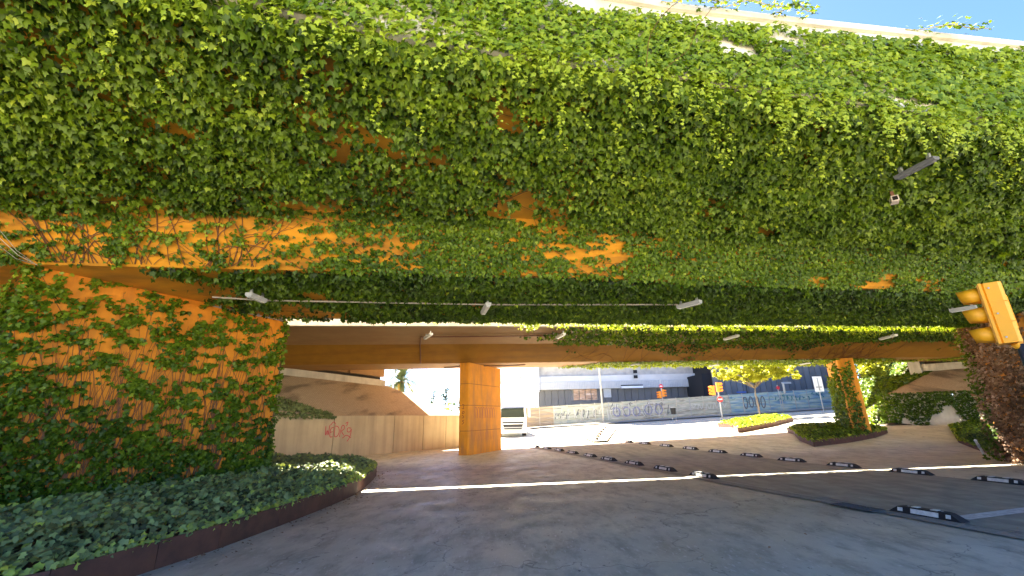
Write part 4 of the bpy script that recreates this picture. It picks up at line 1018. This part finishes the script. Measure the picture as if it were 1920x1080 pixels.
# red scrawl on the left abutment wall: W E D R 9-like tag
dL = (Vector((-3.0,27.22,0))-Vector((-9.57,18.8,0))).normalized(); nLf = Vector((dL.y,-dL.x,0))
tagl = [[(0,.9),(.05,.1),(.16,.75),(.24,.1),(.30,.95)],[(.62,.8),(.38,.75),(.36,.1),(.60,.15)],[(.38,.45),(.58,.5)],
        [(.72,.85),(.70,.1),(1.0,.15),(1.12,.5),(1.0,.85),(.70,.9)],[(.35,.95),(.6,1.25),(.75,1.0)],
        [(1.15,.1),(1.25,.95),(1.5,.9),(1.48,.6),(1.22,.55),(1.5,.2)],[(1.55,1.05),(1.8,1.2),(1.65,.85)],
        [(2.05,.7),(1.75,.75),(1.72,.45),(2.0,.4),(2.1,.75),(2.05,.1),(1.8,-.25)],[(1.4,.0),(1.7,.25),(2.1,.0)]]
strokes(Tl, Vector(PL(1.6,-.002,.85)), dL*.62, Vector((0,0,.62)), nLf, tagl, .035, MGRED)
# pier graffiti
pc = [c for c in bpy.data.objects if c.name.startswith('bridge_pier')][0]
cpier = [o for o in bpy.data.objects if o.get('label','').startswith('bare orange')][0]
MGF = mat('faded_purple_spray', (.40,.12,.06), .8); MGD = mat('dark_red_spray', (.22,.03,.02), .8)
ln = []
for i in range(8):
    x0_ = .1+i*.13; ln.append([(x0_,.1),(x0_-.03,.8),(x0_+.05,.95),(x0_+.10,.6),(x0_+.08,.1)])
strokes(cpier, PD*.4+Vector((0,0,1.55)), PD*2.0, Vector((0,0,.62)), PN, ln, .035, MGF, off=.004)
ln = [[(.1+.08*i,.05),(.13+.08*i,.9)] for i in range(12)]
strokes(cpier, PD*.3+Vector((0,0,.55)), PD*2.2, Vector((0,0,.45)), PN, ln, .02, MGF, off=.004)
ln = [[(.3,0),(.7,.08),(.3,.16),(.7,.2)],[(.3,.3),(.7,.3),(.5,.4),(.3,.42)],[(.35,.5),(.7,.52),(.68,.62),(.35,.6),(.35,.5)],[(.3,.75),(.7,.72),(.5,.82),(.7,.92),(.3,.95)]]
strokes(cpier, -PN*.45+Vector((0,0,1.35)), PN*.3, Vector((0,0,.95)), -PD, ln, .025, MGD, off=.004)

# ---------------------------------------------------------------- hoarding
FL = at(1044,799,Y=48.5); FR_ = at(1553,768,Y=50.5); FL0 = at(986,803,Y=48.3)
fence = thing('hoarding', 'long metal hoarding covered in pale graffiti, turning blue towards the right', 'fence', (FL0.x,FL0.y,tz(FL0.x,FL0.y)))
def fence_mat(name, cols):
    m = bpy.data.materials.new(name); m.use_nodes = True; n = m.node_tree.nodes; l = m.node_tree.links
    b = n['Principled BSDF']; b.inputs['Roughness'].default_value = .7
    tc = n.new('ShaderNodeTexCoord'); mp = n.new('ShaderNodeMapping'); mp.inputs['Scale'].default_value = (.35,.35,3.2); l.new(tc.outputs['Object'], mp.inputs[0])
    no = n.new('ShaderNodeTexNoise'); no.inputs['Scale'].default_value = 1.7; no.inputs['Detail'].default_value = 5; l.new(mp.outputs[0], no.inputs['Vector'])
    cr = n.new('ShaderNodeValToRGB'); cr.color_ramp.elements[0].position = .36; cr.color_ramp.elements[0].color = (*cols[0],1); cr.color_ramp.elements[1].position = .66; cr.color_ramp.elements[1].color = (*cols[-1],1)
    for i, c_ in enumerate(cols[1:-1]):
        e = cr.color_ramp.elements.new(.36+.3*(i+1)/(len(cols)-1)); e.color = (*c_,1)
    l.new(no.outputs[0], cr.inputs[0]); l.new(cr.outputs[0], b.inputs['Base Color']); return m
MF1 = fence_mat('hoarding_pale_paint', [(.26,.26,.21),(.50,.49,.40),(.34,.38,.30),(.60,.58,.50)])
MF2 = fence_mat('hoarding_blue_paint', [(.15,.26,.38),(.26,.40,.46),(.38,.48,.40),(.50,.56,.52)])
MF3 = fence_mat('hoarding_tan_paint', [(.45,.33,.20),(.36,.28,.20),(.50,.42,.30)])
base = FL0; nP = 24; tot = (FR_-FL0); dirF = Vector((tot.x,tot.y,0)).normalized(); LF = Vector((tot.x,tot.y,0)).length + 2.5
nF = Vector((dirF.y,-dirF.x,0)); pw = LF/nP
for i in range(nP):
    mb = MB(); a = i*pw+.03; b = (i+1)*pw-.03
    zA = FL0.z + (FR_.z-FL0.z)*a/LF - base.z; zB = FL0.z+(FR_.z-FL0.z)*b/LF - base.z
    zA = tz(base.x+dirF.x*a, base.y+dirF.y*a)-0 + .15; zB = tz(base.x+dirF.x*b, base.y+dirF.y*b)+.15
    rows = 9; H = 2.05
    for r in range(rows+1):
        o = (.035 if r % 2 else -.02)
        for (s_, zz) in ((a,zA),(b,zB)):
            q = dirF*s_ + nF*o; mb.v.append((q.x,q.y,zz+H*r/rows))
    mb.f = [(2*r,2*r+1,2*r+3,2*r+2) for r in range(rows)]
    m = MF3 if i < 2 else (MF1 if i < 15 else MF2)
    ob = mb.build('sheet_panel', m, fence); 
    mb = MB(); q = dirF*(i*pw); mb.obox((q.x,q.y,zA+H/2), dirF*.03, nF*.05, (0,0,H/2+.05)); mb.build('fence_post', MPALE if i%3 else MGREY, fence)
fence.location = (base.x, base.y, 0)
MGB = mat('blue_violet_spray',(.24,.25,.38),.7); MGK = mat('grey_spray',(.14,.15,.16),.7); MGW = mat('white_spray',(.55,.56,.52),.7); MGN = mat('teal_spray',(.05,.20,.22),.7)
def fz(s_): return tz(base.x+dirF.x*s_, base.y+dirF.y*s_)+.15
def scr(s0, s1, z0, z1, n, w, m, kind, seed):
    rr = random.Random(seed); L = []
    for i in range(n):
        x = (i+.1)/n; wd = .8/n
        if kind == 'loop': L.append([(x+wd*.5+wd*.45*math.cos(a), .5+.45*math.sin(a)*rr.uniform(.7,1)) for a in np.linspace(0,6.3,9)])
        elif kind == 'zig': L.append([(x,rr.uniform(0,.3)),(x+wd*.3,rr.uniform(.7,1)),(x+wd*.6,rr.uniform(0,.4)),(x+wd,rr.uniform(.6,1))])
        else:
            p = [(x+wd*rr.random(), rr.random()) for _ in range(5)]; L.append(p)
    zb0 = fz(s0); strokes(fence, dirF*s0+nF*.04+Vector((0,0,fz((s0+s1)/2)+z0)), dirF*(s1-s0), Vector((0,0,z1-z0)), nF, L, w, m, off=.0)
scr(3.2,5.0,.6,1.5,3,.10,MGK,'zig',1); scr(5.4,8.0,.5,1.6,4,.09,MGK,'mix',2); scr(3.0,9.5,.3,1.9,9,.07,MGW,'mix',9)
scr(9.6,13,.25,1.6,3,.14,MGB,'loop',3); scr(9.3,16,.2,1.95,11,.08,MGW,'mix',4); scr(9.3,16.5,.3,1.9,10,.06,MGK,'mix',5)
scr(13.2,15.6,.3,1.7,2,.12,MGB,'loop',6); scr(18.5,23,.5,1.5,5,.09,MGW,'zig',7); scr(22,30,.8,1.9,6,.04,MGN,'mix',12)
scr(24.8,27.6,.2,1.9,4,.13,MGK,'loop',8); scr(28.5,33,.9,1.7,9,.07,MGN,'mix',10); scr(33,37,1.1,1.8,6,.07,MGN,'mix',11)

# ---------------------------------------------------------------- grey building
MB1 = mat('dark_grey_cladding', (.135,.13,.125), .6, 0.0, var=.12, scale=.8); MB2 = mat('silver_louvre', (.50,.50,.49), .6, 0.0, var=.1, scale=1.5)
MB3 = mat('pale_panel_band', (.58,.57,.55), .6, var=.08, scale=.5); MB4 = mat('mid_grey_band', (.42,.40,.37), .7, var=.2, scale=1.2)
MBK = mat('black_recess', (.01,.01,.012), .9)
MADV = fence_mat('orange_window_poster', [(.16,.09,.05),(.62,.40,.26),(.34,.20,.12),(.75,.58,.45)])
bx0 = at(1010,770,Y=64); bx1 = at(1345,750,Y=64)
bl = thing('building', 'large grey and silver clad building with long louvred bands behind the hoarding', 'building', (bx0.x, 64, 0))
ox = bx0.x
def zat(px, py, Y): return at(px,py,Y=Y).z
def bbox_(x0,x1,y0,y1,z0,z1,name,m): return MB().box(x0-ox,x1-ox,y0-64,y1-64,z0,z1).build(name,m,bl)
zl0 = zat(1180,728,64); zt0 = zat(1180,712,64); zt1 = zat(1180,706,64); zt2 = zat(1180,690,64)
X0 = bx0.x; X1 = at(1335,740,Y=64).x
bbox_(X0+.2,X1+6,64.4,90,0,30,'core_wall',MB4)
# dark lower panels
npn = 26; w_ = (X1-X0)/npn
pw0 = at(1075,740,Y=64).x; pw1 = at(1120,740,Y=64).x
for i in range(npn):
    a = X0+i*w_; b = a+w_
    if a > pw0-.6 and b < pw1+1.0: continue
    bbox_(a+.03,b-.03,64.05,64.3,0,zl0+.0,'wall_panel',MB1)
# poster windows
zp0 = zat(1097,750,64); zp1 = zat(1097,729,64)
for i in range(4):
    a = pw0+(pw1-pw0)*i/4; b = pw0+(pw1-pw0)*(i+1)/4
    bbox_(a+.05,b-.05,64.06,64.2,zp0,zp1,'poster_window',MADV)
bbox_(pw0-.5,pw1+.9,64.1,64.25,0,zp0-.02,'wall_panel',MB1)
wx0 = at(1132,740,Y=64).x; bbox_(wx0,wx0+1.1,63.9,64.0,zp0+.3,zp1+.1,'window',MB2)
# bands: alternate silver louvre / grey, stepping forward
levels = [zl0]; 
bands = [(zl0+.01, zl0+1.05,'silver_band',MB2,63.2),(zl0+1.06,zl0+1.9,'silver_band',MB3,63.4),(zl0+1.92,zl0+3.4,'dark_band',MB4,63.9),(zl0+3.42,zl0+5.6,'silver_band',MB2,63.1),(zl0+5.62,zl0+6.6,'dark_band',MB4,63.9),(zl0+6.62,zl0+9.6,'silver_band',MB3,63.0)]
for (z0,z1,nm,m,yf) in bands: bbox_(X0-.3,X1+4.5,yf,64.38,z0,z1,nm,m)
lv = MB()
for i in range(120):
    a = X0+ (X1+4-X0)*i/120; lv.box(a-ox,a+.05-ox,63.14-64,63.19-64,zl0+.05,zl0+1.0); lv.box(a-ox,a+.05-ox,63.03-64,63.09-64,zl0+3.45,zl0+5.5)
lv.build('louvre_ribs', MB3, bl)['kind'] = 'stuff'
lx0 = at(1165,728,Y=63).x; lx1 = at(1205,726,Y=63).x
MB().box(lx0-ox,lx1-ox,-1.3,-1.05,zl0-.05,zl0+.25).build('white_canopy', MSIGNW, bl); MB().box(lx0-ox,lx1-ox,-1.2,-.85,zl0+.26,zl0+.42).build('canopy_painted_shadow', MBK, bl)  # black bar painted in as shade above the white canopy
sx0 = at(1189,708,Y=63).x
for k in range(2): MB().box(sx0-ox,sx0+.55-ox,-.95,-.82,zl0+1.35+k*.75,zl0+1.8+k*.75).build('vent', MBK, bl)
# left wing receding
for (z0,z1,nm,m,yf) in bands:
    a = Vector((X0-.35,yf+.3,0)); b = Vector((X0-16,yf+34,0)); mb = MB()
    v = [(a.x-ox,a.y-64,z0),(b.x-ox,b.y-64,z0),(b.x-ox+3,b.y-64,z0),(a.x-ox,a.y-64+3,z0)]; v += [(p[0],p[1],z1) for p in v]
    mb.add(v, [(0,3,2,1),(4,5,6,7),(0,1,5,4),(1,2,6,5),(2,3,7,6),(3,0,4,7)]); mb.build(nm, m, bl)
bbox_(X0-.34,X0+.19,62.9,64.0,zl0-.3,zl0+10,'corner_pier',MB3)
# pale curved end of canopy
cx_ = X1+2.0
mb = MB()
for i in range(8):
    a0 = i/7; mb.v += [(X1+4.6-ox+3.4*a0, -.8+.3*a0, zl0+.0+2.2*a0**1.6), (X1+4.6-ox+3.4*a0, -.8+.3*a0, zl0+1.0+2.2*a0**1.6), (X1+4.6-ox+3.4*a0, .3, zl0+1.0+2.2*a0**1.6), (X1+4.6-ox+3.4*a0, .3, zl0+2.2*a0**1.6)]
mb.f = [(4*i+j,4*i+(j+1)%4,4*i+4+(j+1)%4,4*i+4+j) for i in range(7) for j in range(4)]; mb.build('canopy_end', MB2, bl)
# railing and door at left
for i in range(7):
    a = at(985+i*3,745,Y=60); MB().box(a.x-ox,a.x-ox+.10,-4.1,-4.0,0,zat(990,738,60)).build('railing_bar', MBK, bl)
# right dark block
b2 = thing('building', 'dark grey block with tall vertical panels behind the blue part of the hoarding', 'building', (at(1336,740,Y=58).x,58,0))
o2 = b2.location.x; xe = at(1600,740,Y=58).x
MB().box(.3,xe-o2,.3,20,0,14).build('core_wall', MBK, b2)
npn = 24; w_ = (xe-o2)/npn
for i in range(npn): MB().box(i*w_+.35,(i+1)*w_+.29,.02,.25,0,14.02).build('wall_panel', MB1 if i%2 else mat('grey_cladding',(.17,.165,.16),.6,0.0) if i == 0 else bpy.data.materials['grey_cladding'], b2)
MB().box(-.9,.3,.4,8,0,zat(1330,700,58)).build('black_recess', MBK, b2)

# ---------------------------------------------------------------- lorry
bt = G(964,817); 
lor = thing('lorry', 'white lorry parked facing the viewer beside the central pier', 'lorry', (at(962,815,Y=38).x, 38, tz(0,38)), rad(6))
MWT = mat('white_vehicle_paint', (.72,.71,.66), .35, coat=.4, var=.04); MGL = mat('windscreen_glass', (.02,.03,.02), .25, spec=.25); MGR = mat('dark_grille', (.02,.02,.022), .5)
def loftz(secs, name, m, par):       # secs: (z, halfwidth, yfront, yback)
    mb = MB()
    for (z,w,yf,yb) in secs:
        c = .14; mb.v += [(-w+c,yf,z),(w-c,yf,z),(w,yf+c*1.3,z),(w,yb,z),(-w,yb,z),(-w,yf+c*1.3,z)]
    n = 6
    for i in range(len(secs)-1):
        for j in range(n): mb.f.append((i*n+j,i*n+(j+1)%n,(i+1)*n+(j+1)%n,(i+1)*n+j))
    mb.f += [tuple(range(n-1,-1,-1)), tuple((len(secs)-1)*n+j for j in range(n))]
    return mb.build(name, m, par)
loftz([(.30,1.16,-.02,2.0),(.9,1.22,-.05,2.0),(1.55,1.22,.0,2.0),(2.45,1.17,.14,2.0),(2.75,1.14,.22,2.0)], 'cab', MWT, lor)
loftz([(2.76,1.12,.26,2.0),(3.3,1.08,.45,2.0),(3.62,1.0,.75,2.0)], 'roof_deflector', MWT, lor)
# windscreen
MB().add([(-1.02,-.035,1.58),(1.02,-.035,1.58),(.98,.10,2.36),(-.98,.10,2.36)], [(0,1,2,3)]).build('windscreen', MGL, lor)
MB().add([(-1.04,-.02,2.40),(1.04,-.02,2.40),(1.02,.07,2.62),(-1.02,.07,2.62),(-1.04,-.18,2.36),(1.04,-.18,2.36)], [(4,5,1,0),(0,1,2,3)]).build('sun_visor', MB2, lor)
MB().add([(-.75,-.09,.62),(.75,-.09,.62),(.92,-.075,1.22),(-.92,-.075,1.22)], [(0,1,2,3)]).build('grille', MGR, lor)
for k in range(2): MB().box(-.86+.02*k,.86-.02*k,-.115,-.10,1.02-.24*k*0-.0+.0-.30*k,1.10-.30*k).build('grille_bar', MWT if k == 0 else MGREY, lor)
MB().box(-1.2,1.2,-.12,.1,.28,.52,.05).build('bumper', MWT, lor)
for s_ in (-1,1):
    MB().box(s_*.98-.16,s_*.98+.16,-.125,-.1195,.36,.48).build('headlight', MSIGNW, lor)
    MB().box(s_*1.42-.10,s_*1.42+.10,-.15,-.02,1.6,2.35,.03).build('mirror', MWT, lor)
    MB().tube([(s_*1.15,.05,2.3),(s_*1.42,-.05,2.3)], .02, 6).build('mirror_arm', MGR, lor)
    w = MB(); w.tube([(s_*1.22-(.30*s_),1.05,.48),(s_*1.22,1.05,.48)], .48, 20); wo_ = w.build('wheel', MBLACK, lor); MB().tube([(s_*1.222,1.05,.48),(s_*1.235,1.05,.48)], .26, 14).build('rim', MGREY, wo_)
arc = [( .42*math.cos(a), 0, .20*math.sin(a)) for a in np.linspace(.35,math.pi-.35,9)]
MB().ribbon([Vector((p[0],.40,3.02+p[2])) for p in arc], .06, (0,-1,.3), .02).build('arc_emblem', MGREY, lor)
MB().box(-.42,.42,.30,.36,2.96,3.0).build('emblem_bar', MGREY, lor)
MB().box(-1.25,1.25,2.3,13.5,.9,3.95).build('trailer', MWT, lor)

# ---------------------------------------------------------------- trees
def clump_leaves(cs, n, size, tint, flat=1.0):
    P=[];N=[];T=[];Sz=[];Ti=[]
    for (c, r) in cs:
        k = int(n*r*r); d = norm(jit(k,1)); rr = r*(RNG.random(k)**.35)
        p = np.array(c)[None]+d*rr[:,None]*np.array([[1,1,flat]]); P.append(p); N.append(d*.4+np.array([[0,0,.8]])+jit(k,.4)); T.append(jit(k,1)-np.array([[0,0,.3]]))
        Sz.append(size*RNG.uniform(.7,1.3,k)); Ti.append(tint+RNG.normal(0,.15,k)+RNG.normal(0,.08))
    return [np.concatenate(a) for a in (P,N,T,Sz,Ti)]
def tree(label, base, th, limbs, clumps, material, size, n, tint, tr=.09, cat='tree', name='tree', group=None, flat=1.0, bark=None):
    t = thing(name, label, cat, tuple(base), group=group)
    mb = MB(); mb.tube([(0,0,-.05),(.03,0,th*.35),(-.02,.02,th*.7),(0,0,th)], tr, 8, tr*.6)
    for l_ in limbs: mb.tube([(0,0,th*l_[3])]+[tuple(Vector((0,0,th*l_[3])).lerp(Vector(l_[:3]),f)+Vector((random.gauss(0,.05),random.gauss(0,.05),.1*math.sin(3*f)))) for f in (.35,.7,1)], tr*.5, 6, tr*.15)
    mb.build('trunk', bark or MBARK, t)
    pr = clump_leaves(clumps, n, size, tint, flat)
    me = leaf_mesh('crown', *pr, material); o = bpy.data.objects.new('crown', me); C.objects.link(o); o.parent = t; TOTAL[0] += len(pr[0])
    return t
tb_ = G(1426,785); D = tb_.y
cz = lambda px,py: at(px,py,Y=D)-Vector(tb_)
cl = []
for i in range(190):
    px = random.triangular(1338,1502,1425); py = 698+random.uniform(-24,16)*(1-.5*abs(px-1420)/80)
    if py > 716 and abs(px-1420) > 50: py -= 12
    c = cz(px,py); cl.append(((c.x, random.uniform(-1.8,1.8), c.z), random.uniform(.16,.38)))
tt_ = cz(1418,722)
tree('young tree with a wide flat sunlit yellow green crown beyond the farther overpass', tb_, tt_.z, [(cl[i][0][0],cl[i][0][1],cl[i][0][2],.9) for i in range(0,190,11)], cl, MYT, .15, 1300, .7, .07, flat=.6)
# trees seen past the left abutment
def far_tree(px, py_b, py_t, Yd, label, n=9, r=.5, w=10, material=MGT, size=.20, grp='thin trees beyond the left abutment', dens=150):
    b = at(px, py_b, Y=Yd); b.z = 0; tp_ = at(px, py_t, Y=Yd); h = tp_.z; cl = []
    for i in range(n):
        f = i/(n-1); q = at(px+random.uniform(-w,w)*(1-.55*f), py_b+(py_t-py_b)*f, Y=Yd)-b; cl.append(((q.x, random.uniform(-.5,.5), q.z-r*.4), r*random.uniform(.7,1.2)))
    return tree(label, b, h*.92, [(c[0][0],c[0][1],c[0][2],.75*c[0][2]/h) for c in cl[::2]], cl, material, size, dens, .4, .10, group=grp)
far_tree(812,768,728,58,'thin tree, left one of the pair between the palm and the central pier',9,.55,8)
far_tree(836,768,722,60,'thin tree, taller right one of the pair between the palm and the central pier',11,.6,9)
for i, (px, py, lab) in enumerate(((815,760,'low sunlit bush behind the sloped edge of the left abutment'),(838,762,'rounded bush between the thin trees and the central pier'),(858,752,'bush touching the left side of the central pier'))):
    b = at(px,780,Y=54); b.z = 0; q = at(px,py,Y=54)-b
    cl = [((q.x+random.uniform(-.9,.9),random.uniform(-.8,.8),q.z*random.uniform(.45,1.0)),random.uniform(.5,.8)) for _ in range(10)]
    tree(lab, b, q.z*.6, [(c[0][0],c[0][1],c[0][2],.5) for c in cl[:4]], cl, MYT if i == 1 else MGT, .18, 110, .5, .06, cat='bush', name='bush')
# thin branches by the lorry
b = at(985,800,Y=52); b.z = 0; cl = [((random.uniform(-1.1,.6), random.uniform(-.6,.6), random.uniform(1.6,6.4)), random.uniform(.25,.45)) for _ in range(22)]
tree('sparse small tree between the lorry and the hoarding', b, 5.6, [(c[0][0],c[0][1],c[0][2],.5) for c in cl[:8]], cl, MYT, .13, 60, .5, .05)
# palm
pbse = at(757,760,Y=46); pbse.z = 0; pc_ = at(752,716,Y=46)-pbse
pt_ = thing('palm_tree', 'date palm with drooping fronds above the left abutment slope', 'palm tree', tuple(pbse))
mb = MB(); mb.tube([(0,0,0),(.05,0,pc_.z*.5),(pc_.x,0,pc_.z)], .32, 10, .26); mb.build('trunk', mat('palm_bark',(.30,.17,.07),.9,var=.3,scale=6), pt_)
MB().tube([(pc_.x,0,pc_.z-1.2),(pc_.x,0,pc_.z-.5),(pc_.x,0,pc_.z-.1)], .28, 10, .36).build('crown_base', mat('palm_boots',(.50,.26,.06),.85,var=.3,scale=5), pt_)
MPALM = mat('palm_leaf',(.10,.13,.04),.6); MPALMY = mat('palm_leaf_yellow',(.40,.33,.06),.6)
for i in range(70):
    az = random.uniform(0,2*math.pi); el = random.uniform(-.5,1.45); L = random.uniform(2.6,3.6); mb = MB(); p = Vector((pc_.x,0,pc_.z)); d = Vector((math.cos(az)*math.cos(el),math.sin(az)*math.cos(el),math.sin(el))); pts = [p.copy()]
    for k in range(10): p = p+d*L/10; d = (d+Vector((0,0,-.13-.02*k))).normalized(); pts.append(p.copy())
    mb.tube(pts, .025, 4, .008)
    for k in range(2,11):
        for f in (0,.5):
            q = pts[k-1].lerp(pts[k], f); dd2 = (pts[k]-pts[k-1]).normalized(); sd2 = dd2.cross(Vector((0,0,1)))
            if sd2.length < .05: sd2 = Vector((1,0,0))
            sd2.normalize(); ll = .42*math.sin(math.pi*min(1,(k+f)/11)*.9+.2)
            for sg in (-1,1):
                e = q+sd2*sg*ll+dd2*ll*.7-Vector((0,0,.22*ll)); mb.add([q-dd2*.06,q+dd2*.06,e],[(0,1,2)])
    mb.build('frond', MPALMY if el < .1 and i % 3 == 0 else MPALM, pt_)
# lamp post left of palm
t, h = post_thing('street_lamp','pale metal post between the end of the left abutment and the palm','post',734,776,733,640,.07,MGREY,Y=40); t.location.z = 0
# trees behind the right bank
for i, (px, py, Yd, r, lab, mm, ti) in enumerate(((1632,695,44,1.3,'bright bushy tree right behind the middle pier',MYT,.4),(1665,686,50,1.9,'dark dense tree in the middle of the right hand greenery',MGT,.15),(1702,688,52,2.0,'dark tree touching the pale end block of the right abutment',MGT,.1),(1648,676,58,2.4,'tall shaded tree at the back of the right hand greenery',MGT,.2))):
    b = at(px,775,Y=Yd); b.z = 1.2; q = at(px,py,Y=Yd)-b
    cl = [((q.x+random.uniform(-1,1)*r,random.uniform(-1,1)*r,q.z+random.uniform(-1.3,1.0)*r),random.uniform(.45,.7)*r) for _ in range(26)]
    tree(lab, b, q.z, [(c[0][0],c[0][1],c[0][2],.6) for c in cl[:5]], cl, mm, .26, 170, ti+.2, .14, group='trees behind the right bank')

# triangular island with small bollards
ia = [G(1066,812).xy, G(1113,831).xy, G(1130,826).xy, G(1140,805).xy]
drape([ia[0],(ia[0]+ia[3])/2,ia[3]],[ia[1],(ia[1]+ia[2])/2+Vector((.3,.2)),ia[3]+Vector((.05,-.05))],10,.10,'traffic_island',MPINK,'pinkish triangular traffic island in the sunlit junction')
drape([ia[1]+Vector((.1,0)),ia[3]+Vector((.15,-.05))],[ia[1]+Vector((.8,.1)),ia[3]+Vector((.8,0))],10,.11,'traffic_island',MCONC,'pale strip carrying the bollards on the traffic island')
for i in range(6):
    f = i/5; p = G(1112+18*f, 829-24*f)
    t = thing('bollard', '%s small dark bollard in the row along the traffic island, counted from the near end' % words[i], 'bollard', (p.x+.25,p.y,tz(p.x,p.y)), group='small bollards on the traffic island')
    MB().tube([(0,0,0),(0,0,.38)], .09, 8, .06).build('post', MBLACK, t); MB().tube([(0,0,.24),(0,0,.31)], .083, 8).build('band', MWHITE, t)
# worn marks on the sunlit junction
MPK = mat('old_tar_seam', (.10,.095,.09), .8)
for i, (a, b) in enumerate((((1158,798),(1190,800)),((1216,808),(1255,807)),((1235,803),(1275,801)),((1155,822),(1172,822)))):
    pa = G(*a); pb2 = G(*b); d = (pb2-pa).normalized(); q = Vector((-d.y,d.x,0))*.10
    drape([pa.xy,pb2.xy],[(pa+q).xy,(pb2+q).xy],6,.012,'road_seam',MPK,'dark tar seam on the sunlit junction')
print('leaves', TOTAL[0])
for o in bpy.data.objects:
    if 'label' in o and len(o['label'].split()) > 16: print('LONG', o.name, len(o['label'].split()), o['label'])
